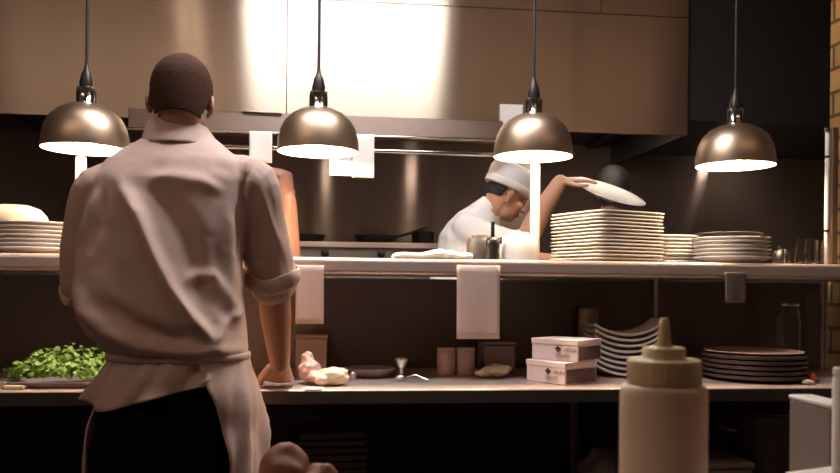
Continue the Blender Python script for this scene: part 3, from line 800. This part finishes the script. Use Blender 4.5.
def head(bm, Mx, s=1.0):
    S = Mx @ Matrix.Scale(s, 4)
    ell(bm, (0, -.008, .034), (.0745, .094, .086), S)
    ell(bm, (0, .024, -.045), (.058, .068, .070), S)
    ell(bm, (0, .055, -.088), (.028, .030, .024), S)
    ell(bm, (0, -.030, -.035), (.060, .062, .06), S)
    tube(bm, [S @ V((0, .086, .012)), S @ V((0, .102, -.012)), S @ V((0, .108, -.026))], [.008*s, .010*s, .014*s], 10)
    for sx in (-1, 1):
        ell(bm, (sx*.030, .078, .020), (.026, .014, .009), S)
        ell(bm, (sx*.012, .100, -.030), (.009, .010, .008), S)
        ell(bm, (sx*.040, .062, -.022), (.022, .022, .018), S)
        E = S @ Matrix.Translation((sx*.078, -.012, -.008)) @ Matrix.Rotation(sx*.35, 4, 'Z') @ Matrix.Rotation(-.2, 4, 'X')
        ell(bm, (0, 0, 0), (.008, .020, .033), E); ell(bm, (sx*-.004, .006, -.028), (.007, .010, .010), E)
    ell(bm, (0, .088, -.058), (.022, .012, .006), S); ell(bm, (0, .086, -.068), (.019, .012, .007), S)

def eyes(Mx, parent, s=1.0):
    for sx in (-1, 1):
        bm = NB(); ell(bm, (sx*.030, .080, .002), (.0115, .0105, .009), Mx @ Matrix.Scale(s, 4)); e = obj('eye', bm, M['eye'], parent)
        bm = NB(); ell(bm, (sx*.030, .0875, .0015), (.0055, .0035, .0055), Mx @ Matrix.Scale(s, 4)); obj('iris', bm, M['darkhair'], e)
        bm = NB(); ell(bm, (sx*.030, .0795, .0065), (.0135, .0120, .0065), Mx @ Matrix.Scale(s, 4)); obj('eyelid', bm, M['skin'], e)

def hair_mesh(Mx, m, parent, grow=.006, nape=-.075, s=1.0, name='hair', front=.045):
    bm = NB(); S = Mx @ Matrix.Scale(s, 4)
    nu, nv = 72, 48; pts = []
    a, b, c = .0745+grow, .094+grow, .086+grow
    for i in range(nv+1):
        th = PI*i/nv; row = []
        for k in range(nu):
            ph = 2*PI*k/nu
            p = V((a*math.sin(th)*math.cos(ph), b*math.sin(th)*math.sin(ph)-.008, c*math.cos(th)+.034))
            if th > PI*.5:                   # below the widest line the hair follows the skull down to the nape
                t = (th-PI*.5)/(PI*.5); rx = a-.010*t-.012*t*t; ry = b-.010*t-.020*t*t
                p = V((rx*math.cos(ph), ry*math.sin(ph)-.008-.004*t, .034-.135*t))
            p += p.normalized()*.0016*noise.noise(p*120)
            row.append(p)
        pts.append(row)
    def keep(p):
        if p.y > .02: return p.z > front + .25*max(0, p.y-.05) and p.z > .01
        lim = nape + (.075 if p.y > -.03 else max(0, (p.y+.055)/.025*.075))
        if p.y > -.03: lim = max(lim, .005 if p.y > .0 else -.012)
        return p.z > lim
    vs = [[None]*nu for _ in range(nv+1)]
    def gv(i, k):
        k %= nu
        if vs[i][k] is None: vs[i][k] = bm.verts.new(S @ pts[i][k])
        return vs[i][k]
    for i in range(nv):
        for k in range(nu):
            q = [pts[i][k], pts[i+1][k], pts[i+1][(k+1) % nu], pts[i][(k+1) % nu]]
            if keep(sum(q, V((0, 0, 0)))/4): bm.faces.new((gv(i, k), gv(i+1, k), gv(i+1, k+1), gv(i, k+1)))
    bmesh.ops.remove_doubles(bm, verts=bm.verts[:], dist=.0004)
    return obj(name, bm, m, parent, solid=.004)

def hand(bm, wrist, d, n, thumb=1, curl=.35, fd=None, s=1.0, td=None):
    wrist = V(wrist); d = V(d).normalized(); n = V(n); n = (n-d*n.dot(d)).normalized(); sd = d.cross(n).normalized()
    tube(bm, [wrist-d*.02, wrist+d*.015*s, wrist+d*.05*s, wrist+d*.085*s], [(.027*s, .020*s), (.030*s, .018*s), (.039*s, .015*s), (.040*s, .011*s)], 16, side=sd)
    f0 = V(fd).normalized() if fd is not None else d
    for off, L in ((-.0315, .070), (-.0105, .082), (.0105, .077), (.0315, .060)) if thumb < 0 else ((.0315, .070), (.0105, .082), (-.0105, .077), (-.0315, .060)):
        b = wrist + d*(.080*s) + sd*off*s
        f = (f0 + sd*off*3.5).normalized(); pts = [b]; rad = [.0098*s]
        for k, w in enumerate((.45, .30, .25)):
            f = (f*math.cos(curl*(1 if k else .5)) - n*math.sin(curl*(1 if k else .5))).normalized()
            pts.append(pts[-1]+f*L*w*s); rad.append((.0092, .0084, .0072)[k]*s)
        tube(bm, pts, rad, 10)
    b = wrist + d*.022*s + sd*(thumb*.026*s)
    t = V(td).normalized() if td is not None else (d*.62 + sd*thumb*.75 - n*.25).normalized()
    tube(bm, [b, b+t*.040*s, b+(t*.8+d*.2).normalized()*.072*s, b+(t*.6+d*.4).normalized()*.096*s], [.014*s, .0115*s, .010*s, .008*s], 10)

def limb(bm, pts, rad): tube(bm, spline(pts, 5), [r for i in range(len(rad)-1) for r in [rad[i]+(rad[i+1]-rad[i])*k/5 for k in range(5)]]+[rad[-1]], 18)

def full_body(name, label, J, Mh, skin, hands, s=1.0, voxel=.006):
    """J: pelvis waist chest neck l_sh l_el l_wr r_sh r_el r_wr l_hip l_knee l_ank r_hip r_knee r_ank; one continuous skin"""
    p = thing(name, label, 'person', (J['pelvis'].x, J['pelvis'].y, 0))
    bm = NB(); side = (J['r_sh']-J['l_sh']).normalized()
    tube(bm, [J['pelvis']+V((0, 0, -.08)), J['pelvis'], J['waist'], J['chest'], J['neck']-V((0, 0, .04))], [(.13, .09), (.15, .10), (.125, .09), (.15, .10), (.085, .06)], 24, side=side)
    hc = Mh @ V((0, -.028, -.055))
    tube(bm, [J['neck']-V((0, 0, .06)), J['neck'], hc], [.062, .054, .054], 18)
    head(bm, Mh, s)
    for a in 'lr':
        limb(bm, [J['chest']+(J[a+'_sh']-J['chest'])*.35+V((0, 0, .05)), J[a+'_sh'], (J[a+'_sh']+J[a+'_el'])/2, J[a+'_el'], J[a+'_el']*.6+J[a+'_wr']*.4, J[a+'_wr']], [r*J.get('arm', 1) for r in (.055, .056, .049, .043, .043, .028)])
        h = J[a+'_hip']; limb(bm, [h, (h+J[a+'_knee'])/2, J[a+'_knee'], J[a+'_knee']*.6+J[a+'_ank']*.4, J[a+'_ank']], [.085, .075, .056, .055, .036])
        f = V((0, 1, 0)) if 'foot' not in J else J['foot']
        tube(bm, [J[a+'_ank']-V((0, 0, .02)), J[a+'_ank']+f*.06-V((0, 0, .045)), J[a+'_ank']+f*.15-V((0, 0, .055))], [.036, .034, .022], 12)
    for hk in hands: hand(bm, **hk)
    b = obj('body', remesh(bm, voxel, 2), skin, p)
    return p

def legs_for(J, f=V((0, 1, 0)), sw=.10):
    sd = (J['r_sh']-J['l_sh']); sd.z = 0; sd.normalize(); P = J['pelvis']
    for a, k in (('l', -1), ('r', 1)):
        J[a+'_hip'] = P + sd*k*sw - V((0, 0, .06)); J[a+'_knee'] = V((P.x, P.y, .50)) + sd*k*(sw+.01) + f*.02; J[a+'_ank'] = V((P.x, P.y, .085)) + sd*k*(sw+.02) - f*.02
    J['foot'] = f
def trousers(J, m, parent, grow=.018):
    bm = NB(); side = (J['r_sh']-J['l_sh']).normalized()
    tube(bm, [J['pelvis']-V((0, 0, .10)), J['pelvis'], J['waist']-V((0, 0, .0))], [(.15, .115), (.172, .125), (.145, .11)], 24, side=side)
    for a in 'lr':
        k, n = J[a+'_knee'], J[a+'_ank']
        limb(bm, [J[a+'_hip'], (J[a+'_hip']+k)/2, k, (k+n)/2, n+V((0, 0, .0))], [.105, .098, .080, .076, .070])
    return obj('trousers', remesh(bm, .010, 2), m, parent)
def shoes(J, parent):
    for a in 'lr':
        n = J[a+'_ank']; f = J['foot']; bm = NB()
        tube(bm, [n-f*.05-V((0, 0, .042)), n+f*.03-V((0, 0, .036)), n+f*.12-V((0, 0, .05)), n+f*.19-V((0, 0, .055))], [(.040, .040), (.044, .045), (.048, .032), (.036, .024)], 16, side=f.cross(V((0, 0, 1))))
        obj('shoe', bm, M['shoe'], parent)
def jacket(J, m, parent, sleeve=.35, grow=1.0, hem=.18, voxel=.008):
    bm = NB(); side = (J['r_sh']-J['l_sh']).normalized()
    tube(bm, [J['pelvis']-V((0, 0, hem)), J['pelvis'], J['waist'], J['chest'], J['chest']*.45+J['neck']*.55, J['neck']-V((0, 0, .01))], [(.19, .15), (.185, .145), (.165, .135), (.185, .14), (.16, .11), (.075, .068)], 28, side=side)
    for a in 'lr':
        e = J[a+'_el']*(1-sleeve)+J[a+'_wr']*sleeve
        limb(bm, [J['chest']+(J[a+'_sh']-J['chest'])*.4+V((0, 0, .05)), J[a+'_sh'], (J[a+'_sh']+J[a+'_el'])/2, J[a+'_el'], e], [.075, .078, .069, .064, .062])
    me = remesh(bm, voxel, 8)
    nn = [v.normal.copy() for v in me.vertices]
    for v, vn in zip(me.vertices, nn):
        v.co += vn*(.008*noise.noise(v.co*9)+.004*noise.noise(v.co*20))
    o = obj('jacket', me, m, parent)
    bm = NB(); n = J['neck']; t = (Vn(J)).normalized()
    tube(bm, [n-V((0, 0, .012)), n+t*.032], [.069, .062], 28, round_caps=False)
    obj('collar', bm, m, parent)
    for a in 'lr':
        e = J[a+'_el']*(1-sleeve)+J[a+'_wr']*sleeve; d = (J[a+'_wr']-J[a+'_el']).normalized()
        bm = NB(); tube(bm, [e-d*.03, e-d*.02, e+d*.012, e+d*.02], [.064, .070, .070, .062], 22, round_caps=False); obj('cuff', bm, m, parent)
    return o
def Vn(J): return J['head']-J['neck']

# ---- the chef seen from behind
J = dict(pelvis=W(174, 395, 2.09), waist=W(178, 350, 2.10), chest=W(168, 225, 2.135), neck=W(178, 150, 2.16),
         l_sh=W(97, 188, 2.14), l_el=W(83, 280, 2.21), l_wr=W(112, 342, 2.36),
         r_sh=W(249, 188, 2.15), r_el=W(273, 284, 2.22), r_wr=W(280, 364, 2.345), head=W(181, 92, 2.19))
legs_for(J)
Mh = frame_of(W(181, 102.5, 2.185), (-.10, 1, -.28), (.02, .28, 1))
chef = full_body('person', 'chef in white shirt and apron coloured for pinkish light, seen from behind at the counter', J, Mh, M['skin'],
    [dict(wrist=J['r_wr'], d=(-.05, .62, -.50), n=(0, .75, .7), thumb=-1, curl=.10, fd=(-.08, .98, .03), td=(-.50, .62, -.48)),
     dict(wrist=J['l_wr'], d=(.55, .6, -.5), n=(-.2, .4, .85), thumb=1, curl=.35)], voxel=.0045)
eyes(Mh, chef); hair_mesh(Mh, M['hair'], chef, grow=.0045, nape=-.068)

# shirt: lofted torso + sleeves, one cloth surface, folds pressed into it afterwards
ROWS = [(126, 160, 207, 2.175, .052), (138, 147, 215, 2.168, .065), (150, 126, 230, 2.158, .085), (163, 106, 248, 2.150, .105), (180, 94, 252, 2.140, .122),
        (205, 88, 247, 2.130, .132), (235, 85, 243, 2.122, .138), (265, 81, 242, 2.117, .142), (295, 77, 243, 2.112, .147), (318, 80, 245, 2.107, .148),
        (336, 90, 247, 2.102, .142), (348, 106, 248, 2.098, .128), (357, 113, 247, 2.095, .118), (366, 113, 247, 2.095, .114)]
def srow(py, n=72, e=2.3, rows=ROWS, g=0.0):
    L, R, Y, hd = interp(rows, py); a, b = W(L, py, Y), W(R, py, Y)
    cx, hw = (a.x+b.x)/2, (b.x-a.x)/2+g; z = W((L+R)/2, py, Y).z; r = []
    for k in range(n):
        t = 2*PI*k/n; ca, sa = math.cos(t), math.sin(t); f = (abs(ca)**e+abs(sa)**e)**(-1/e)
        r.append(V((cx+hw*f*ca, Y+(hd+g)*f*sa, z)))
    return r
bm = NB(); rings(bm, [srow(126+(366-126)*i/60) for i in range(61)])
limb(bm, [W(228, 182, 2.15), W(253, 186, 2.15), W(262, 222, 2.17), W(268, 255, 2.195), W(272, 280, 2.215)], [.070, .070, .060, .066, .070])
limb(bm, [W(118, 190, 2.14), W(99, 196, 2.14), W(86, 235, 2.165), W(82, 268, 2.19), W(83, 287, 2.21)], [.075, .070, .058, .055, .055])
shirt = remesh(bm, .005, 4)
def seg_d(x, y, poly):
    best = (1e9, 0, 0)
    n = len(poly)-1
    for i in range(n):
        ax, ay = poly[i]; bx, by = poly[i+1]; dx, dy = bx-ax, by-ay; l2 = dx*dx+dy*dy
        t = max(0, min(1, ((x-ax)*dx+(y-ay)*dy)/l2)); qx, qy = ax+dx*t-x, ay+dy*t-y; d = math.hypot(qx, qy)
        if d < best[0]: best = (d, (i+t)/n, (dx*(y-ay)-dy*(x-ax)))
    return best
FOLDS = [([(120, 185), (138, 215), (152, 250), (170, 288), (192, 320), (215, 345)], 8, .028),
         ([(152, 182), (172, 205), (188, 240), (200, 275), (212, 320)], 14, -.022),
         ([(146, 178), (170, 178), (200, 182), (225, 192)], 7, .010),
         ([(76, 288), (86, 312), (108, 332), (140, 346), (190, 351), (235, 352)], 7, .020),
         ([(100, 300), (130, 322), (165, 338), (200, 342)], 9, -.018),
         ([(184, 282), (198, 274), (215, 276), (228, 296), (238, 320)], 7, .012),
         ([(110, 215), (112, 260), (125, 300)], 14, -.008),
         ([(96, 192), (90, 215), (79, 246), (76, 285)], 4, .009), ([(104, 192), (99, 222), (90, 250)], 4, -.008),
         ([(249, 163), (243, 185), (239, 215), (238, 262)], 2.6, -.014), ([(253, 168), (249, 190), (246, 215)], 3.5, .006),
         ([(216, 240), (224, 290), (236, 340)], 8, -.008), ([(228, 200), (231, 250), (236, 300)], 6, .006),
         ([(257, 180), (268, 215), (281, 250)], 4, .006), ([(262, 225), (258, 250), (262, 266)], 5, -.008),
         ([(215, 345), (225, 325), (240, 312)], 5, .009)]
SN = [v.normal.copy() for v in shirt.vertices]
for v, vn in zip(shirt.vertices, SN):
    if vn.y > .45: continue
    x, y = PX(v.co); d = 0
    w = max(0, min(1, (.45-vn.y)*2))
    for poly, wd, amp in FOLDS:
        q, t, s = seg_d(x, y, poly)
        if q < wd*3: d += amp*math.exp(-(q/wd)**2)*min(1, 4*min(t, 1-t)+.25)
    v.co += vn*(d*w + .0025*noise.noise(v.co*14) + .0012*noise.noise(v.co*35))
obj('shirt', shirt, M['shirt'], chef)
# collar
n0, n1 = W(178, 150, 2.158), W(177, 126, 2.180)
bm = NB(); rs = []
for i, (g, zz) in enumerate(((-.002, 0), (-.002, .5), (-.001, .95), (.003, 1.03), (.008, .97), (.014, .5), (.017, .12), (.014, .10))):
    r = []
    for k in range(40):
        t = 2*PI*k/40; c = n0.lerp(n1, zz); lift = .010*math.cos(t+PI/2)*0
        r.append(V((c.x+(.080-.012*zz+g)*math.cos(t), c.y+(.076-.010*zz+g)*math.sin(t), c.z + (.012*(-math.sin(t))-.004*math.cos(t))*zz)))
    rs.append(r)
rings(bm, rs, False, False); obj('collar', bm, M['shirt'], chef, sub=1)
# rolled cuffs
for cpt, ax, r0, h in ((W(271, 276, 2.215), (J['r_wr']-J['r_el']), .077, .052), (W(83, 289, 2.218), (J['l_wr']-J['l_el']), .056, .034)):
    ax = (ax*V((.5, .8, 1))).normalized() if r0 > .06 else ax.normalized(); bm = NB(); rs = []; fr = frames([cpt-ax*h/2, cpt+ax*h/2])[0]
    for i in range(9):
        u = i/8; rr_ = r0*(.93+.10*math.sin(PI*u)) + (0 if u < .9 else -.012)
        rs.append([cpt+ax*(h*(u-.5)+.006*math.sin(3*t+1.2)) + fr[2]*math.cos(t)*rr_*(1+.04*math.sin(5*t+u*3)) + fr[3]*math.sin(t)*rr_*(1+.04*math.cos(4*t-u*4)) for t in [2*PI*k/48 for k in range(48)]])
    rings(bm, rs, False, False); obj('cuff', bm, M['shirt'], chef, solid=.005, sub=1)
# shirt tail below the tie
HEM = [(86, 392), (92, 398), (100, 403), (107, 404), (118, 401), (130, 397), (150, 391), (175, 386), (200, 381), (211, 381), (218, 382), (240, 382), (262, 384)]
TAIL = [(354, 111, 246, 2.095, .120), (362, 109, 245, 2.095, .126), (374, 102, 245, 2.095, .142), (388, 93, 246, 2.095, .152), (410, 88, 247, 2.095, .158)]
bm = NB(); n = 120; nr = 16; rs = [[] for _ in range(nr+1)]
for k in range(n):
    t = 2*PI*k/n
    q = srow(390, n, 2.0, TAIL)[k]; x, _ = PX(q)
    hem = interp(HEM, x)[0] if math.sin(t) < .3 else 396
    for i in range(nr+1):
        py = 354+(hem-354)*i/nr; p = srow(py, n, 2.0, TAIL)[k]
        o_ = V((math.cos(t), math.sin(t), 0)); amp = (i/nr)
        wv = .022*amp*noise.noise(V((math.cos(t)*2.6, math.sin(t)*2.6, amp*.9+3))) + .014*amp*noise.noise(V((math.cos(t)*6+amp, math.sin(t)*6, amp*1.2+9))) + .004*math.sin(t*23)*(1-amp)*amp*4 + .009*amp*math.sin(t*13+amp*2.5+1.5*math.sin(t*3))
        rs[i].append(p+o_*(wv+.002))
rings(bm, rs, False, False); obj('shirt_tail', bm, M['shirt'], chef, solid=.003)
# trousers, shoes
trs = [(352, 117, 243, 2.097, .098), (380, 106, 240, 2.094, .118), (410, 99, 240, 2.088, .138), (440, 97, 240, 2.085, .135), (480, 98, 242, 2.085, .125), (500, 100, 242, 2.085, .115)]
bm = NB(); rings(bm, [srow(352+148*i/20, 48, 2.2, trs) for i in range(21)])
for a in 'lr':
    k, q = J[a+'_knee'], J[a+'_ank']; limb(bm, [J[a+'_hip']-V((0, 0, .08)), (J[a+'_hip']+k)/2, k, (k+q)/2, q], [.105, .098, .082, .078, .074])
obj('trousers', remesh(bm, .008, 3), M['black'], chef); shoes(J, chef)
# apron wrapped from right back, around the front, to left back
AP = [(352, 112, 249, 2.096, .124), (366, 110, 251, 2.096, .135), (385, 101, 256, 2.094, .150), (405, 97, 259, 2.092, .158), (440, 92, 262, 2.09, .162), (475, 88, 262, 2.09, .165), (620, 82, 270, 2.09, .17)]
bm = NB(); n = 90; nr = 40; rs = []
for i in range(nr+1):
    py = 355+(600-355)*i/nr; L, R, Y, hd = interp(AP, py)
    a0 = math.radians(interp([(355, 20), (382, 27), (395, 33), (420, 40), (473, 44), (600, 46)], py)[0])
    a1 = math.radians(360-interp([(355, 50), (385, 58), (400, 62), (440, 70), (473, 73), (600, 74)], py)[0])
    A, B = W(L, py, Y), W(R, py, Y); cx, hw = (A.x+B.x)/2, (B.x-A.x)/2; z = A.z*.5+B.z*.5; r = []
    am = min(1, max(0, (py-362)/60))
    for k in range(n+1):
        t = a0+(a1-a0)*k/n
        wv = am*(.011*math.sin(t*9+py*.012)+.007*math.sin(t*19+py*.03)+.012*noise.noise(V((t*5, py*.02, 4)))+.006*math.sin(t*15+py*.045+1.3*math.sin(py*.03))) + .004*noise.noise(V((t*3, py*.03, 0)))
        r.append(V((cx+(hw+wv)*math.sin(t), Y-(hd+wv)*math.cos(t), z)))
    rs.append(r)
rings(bm, rs, False, False, False); obj('apron', bm, M['apron'], chef, solid=.003)
TIE = [(340, 109, 249, 2.097, .128), (370, 109, 249, 2.097, .128)]
bm = NB(); rs = []
for dy, g in ((351.5, -.001), (352.5, .0025), (355, .003), (358, .0025), (359, -.001)): rs.append([p+V((0, 0, .004*math.sin(6*2*PI*k/72)*0-.003*(p.x-J['waist'].x))) for k, p in enumerate(srow(dy, 72, 2.2, TIE, g))])
rings(bm, rs, False, False); obj('apron_tie', bm, M['apron'], chef, solid=.003)

# ---- cook in white cap
CY = 3.72
J = dict(pelvis=W(446, 362, CY+.02), waist=W(450, 318, CY), chest=W(468, 244, CY), neck=W(487, 209, CY), head=W(507, 195, CY))
J.update(l_sh=W(475, 226, CY+.17), l_el=W(520, 262, CY+.2), l_wr=W(560, 262, CY+.05), r_sh=W(470, 232, CY-.13), r_el=W(520, 247, CY-.22), r_wr=W(560, 182, CY-.30))
f_ = V((1, .12, 0)).normalized(); legs_for(J, f_)
Mh = frame_of(W(507, 195, CY-.02), (.86, .22, -.42), (.45, .0, .9))
J['arm'] = 1.18
ck = full_body('person', 'cook in a white cap and white jacket bending over with a plate', J, Mh, M['skinpale'],
    [dict(wrist=J['r_wr'], d=(.9, -.1, .12), n=(-.15, -.25, .95), thumb=1, curl=.22), dict(wrist=J['l_wr'], d=(1, -.2, 0), n=(0, 0, 1), thumb=-1, curl=.3)])
eyes(Mh, ck); hair_mesh(Mh, M['darkhair'], ck, grow=.005, nape=-.035)
jacket(J, M['white'], ck, sleeve=.06); trousers(J, M['darkjacket'], ck); shoes(J, ck)
bm = NB(); rs = []
for rr_, z in ((1.0, .020), (1.02, .04), (1.05, .075), (1.05, .100), (1.0, .118), (.86, .130), (.5, .137), (.15, .138)):
    rs.append([Mh @ Matrix.Rotation(.05, 4, 'X') @ Matrix.Scale(1.05, 4) @ V((.086*rr_*math.cos(2*PI*k/40), .106*rr_*math.sin(2*PI*k/40)-.012, z)) for k in range(40)])
rings(bm, rs, True, True); obj('cap', bm, M['white'], ck)
bm = NB(); rs = []
for rr_, z in ((1.0, .022), (1.035, .024), (1.04, .050), (1.02, .052)):
    rs.append([Mh @ Matrix.Rotation(.05, 4, 'X') @ Matrix.Scale(1.05, 4) @ V((.087*rr_*math.cos(2*PI*k/40), .107*rr_*math.sin(2*PI*k/40)-.012, z)) for k in range(40)])
rings(bm, rs, False, False); obj('cap_band', bm, M['white'], ck, solid=.002)
# plate in the cook's hand
hp = round_plate('held_plate', .165, M['plate'], 'plate', .02, .004, .6)
c = W(608, 196, CY-.27); hp.location = c; hp.rotation_euler = V((0, 0, 1)).rotation_difference((-fwd)*.36 + (rt*math.sin(.30)+up*math.cos(.30))*.93).to_euler(); tag(hp, 'white plate tilted in the hand of the cook with the white cap', 'plate')

# ---- cook hidden behind the chef, forearm raised
Y2 = 3.28
J = dict(pelvis=W(205, 375, Y2+.05), waist=W(207, 340, Y2+.03), chest=W(210, 275, Y2+.0), neck=W(205, 243, Y2), head=W(203, 214, Y2-.02))
J.update(r_sh=W(168, 262, Y2), r_el=W(160, 325, Y2+.06), r_wr=W(185, 345, Y2-.05), l_sh=W(248, 262, Y2), l_el=W(288, 278, Y2-.06), l_wr=W(288, 199, Y2-.14))
legs_for(J, V((0, -1, 0)))
Mh = frame_of(W(203, 214, Y2-.03), (.1, -1, -.35), (0, -.35, 1))
J['arm'] = 1.12
c2 = full_body('person', 'cook mostly hidden behind the chef with one bare forearm raised', J, Mh, M['skin'],
    [dict(wrist=J['l_wr'], d=(-.12, -.05, .95), n=(.80, -.50, .2), thumb=1, curl=.55, s=1.15, fd=(-.80, -.10, .45), td=(-.75, -.45, .45)), dict(wrist=J['r_wr'], d=(.8, -.2, -.1), n=(0, 0, 1), thumb=-1, curl=.3)])
eyes(Mh, c2); hair_mesh(Mh, M['darkhair'], c2); jacket(J, M['white'], c2, sleeve=.02); trousers(J, M['darkjacket'], c2); shoes(J, c2)

# ---- dark haired cook at the back
Y3 = 3.95
J = dict(pelvis=W(606, 380, Y3), waist=W(606, 340, Y3), chest=W(606, 262, Y3), neck=W(608, 222, Y3), head=W(612, 192, Y3+.02))
J.update(l_sh=W(574, 244, Y3), l_el=W(566, 300, Y3), l_wr=W(580, 320, Y3+.2), r_sh=W(642, 244, Y3), r_el=W(650, 300, Y3), r_wr=W(636, 320, Y3+.2))
legs_for(J)
Mh = frame_of(W(613, 191, Y3+.02), (.25, 1, -.15), (0, .15, 1))
c3 = full_body('person', 'dark haired cook in black with back turned, behind the tilted plate', J, Mh, M['skin'],
    [dict(wrist=J['l_wr'], d=(.2, .9, -.2), n=(0, .2, 1), thumb=1, curl=.3), dict(wrist=J['r_wr'], d=(-.2, .9, -.2), n=(0, .2, 1), thumb=-1, curl=.3)])
eyes(Mh, c3); hair_mesh(Mh, M['darkhair'], c3, grow=.012, nape=-.09); jacket(J, M['darkjacket'], c3, sleeve=.8); trousers(J, M['darkjacket'], c3); shoes(J, c3)

# ------------------------------------------------------------------ room lights, and lights added for fill and streaks
def ceiling_light(label, x0, x1, y0, y1, z, m):
    t = thing('ceiling_light', label, 'ceiling light', ((x0+x1)/2, (y0+y1)/2, z), 'ceiling lights of the room')
    bm = NB(); box(bm, (x0-.03, y0-.03, z+.012), (x1+.03, y1+.03, 2.995)); obj('housing', bm, M['housing'], t, smooth=False)
    bm = NB(); box(bm, (x0, y0, z), (x1, y1, z+.011)); obj('diffuser', bm, m, t, smooth=False)
ceiling_light('bright cool ceiling panel over the pass, between the chef and the hood', -.52, .70, 1.95, 2.45, 2.90, M['panel'])
ceiling_light('added dim warm fill panel at the ceiling on the left behind the chef', -2.5, -.72, .55, 1.15, 2.90, M['warmfill'])  # unseen fill, added to light the chef's back and tint the hood
ceiling_light('added dim warm fill panel at the ceiling on the right behind the squeeze bottle', 1.0, 2.7, .55, 1.15, 2.90, M['dimfill'])  # weaker unseen fill, added for the right side of the hood
ceiling_light('narrow small ceiling light over the pass, left of the bright panel', -.93, -.80, 2.0, 2.4, 2.90, M['smallpanel'])
def added_light(px, Y, label, m, w=.16):
    x = W(px, 150, Y).x; z = zb+.055
    t = thing('added_light', label, 'light', (x, Y, z), 'added lights under the hood and bulkhead')
    bm = NB(); box(bm, (x-w, Y-.06, z), (x+w, Y+.06, z+.014)); obj('diffuser', bm, m, t, smooth=False)
    bm = NB(); box(bm, (x-w-.02, Y-.08, z+.0145), (x+w+.02, Y+.08, z+.03)); obj('housing', bm, M['darkmetal'], t, smooth=False)
def added_spot(x, Y, z, label, r):
    t = thing('added_light', label, 'light', (x, Y, z), 'added lights under the hood and bulkhead')
    bm = NB(); lathe(bm, [(0, 0), (r, 0), (r, .01), (0, .01)], n=20); obj('diffuser', bm, M['addedspot'], t, local=True)
    bm = NB(); lathe(bm, [(0, .0105), (r+.01, .0105), (r+.01, .029), (0, .029)], n=20); obj('housing', bm, M['darkmetal'], t, local=True)
added_spot(.55, 3.76, zb+.055, 'added round light under the hood above the white capped cook', .034)  # added so its wall reflection stands in for a heat lamp streak
added_spot(-.03, 3.76, zb+.055, 'added round light under the hood above the frying pans', .028)  # added to draw the second streak down the steel wall

added_light(600, 3.74, 'added flat light under the hood above the tilted plate', M['addedglow'], .1)  # added to brighten the tilted plate and the cook
added_spot(W(742, 160, 4.36).x, 4.36, W(760, 123, 3.62).z-.03, 'added small light under the dark bulkhead close to the back wall', .03)  # added behind the lamp shade to light the dark wall
# amber spot added to brighten the brick, without a fixture
def lamp_light(kind, name, loc, tgt, energy, col, size=.1, spot=1.0, blend=.5):
    l = bpy.data.lights.new(name, kind); l.energy = energy; l.color = col
    if kind == 'SPOT': l.spot_size = spot; l.spot_blend = blend; l.shadow_soft_size = size
    if kind == 'AREA': l.size = size
    o = link(bpy.data.objects.new(name, l)); o.location = loc
    o.rotation_euler = (V(tgt)-V(loc)).to_track_quat('-Z', 'Y').to_euler(); return o
lamp_light('SPOT', 'brick_fill_spot', (XE-.5, 2.75, 2.9), (XE, 3.03, 1.95), 45, (1, .72, .4), .04, .8, .6)

w = bpy.data.worlds.new('World'); SC.world = w; w.use_nodes = True
w.node_tree.nodes['Background'].inputs[0].default_value = (.30, .20, .16, 1); w.node_tree.nodes['Background'].inputs[1].default_value = .05

# ------------------------------------------------------------------ camera
cd = bpy.data.cameras.new('camera'); cam = link(bpy.data.objects.new('camera', cd))
cd.sensor_width = 36; cd.lens = F/840*36; cd.shift_y = (HY-236.5)/840; cd.clip_start = .05
R = Matrix((rt, up, -fwd)).transposed()
cam.matrix_world = Matrix.Translation(CAM) @ R.to_4x4()
cd.dof.use_dof = True; cd.dof.focus_distance = 2.2; cd.dof.aperture_fstop = (cd.lens/1000)/.0042
SC.camera = cam
SC.view_settings.view_transform = 'Standard'; SC.view_settings.look = 'None'; SC.view_settings.gamma = 1.0
SC.view_settings.use_curve_mapping = False; SC.view_settings.exposure = 0.0
SC.cycles.max_bounces = 8; SC.cycles.sample_clamp_indirect = 4.0
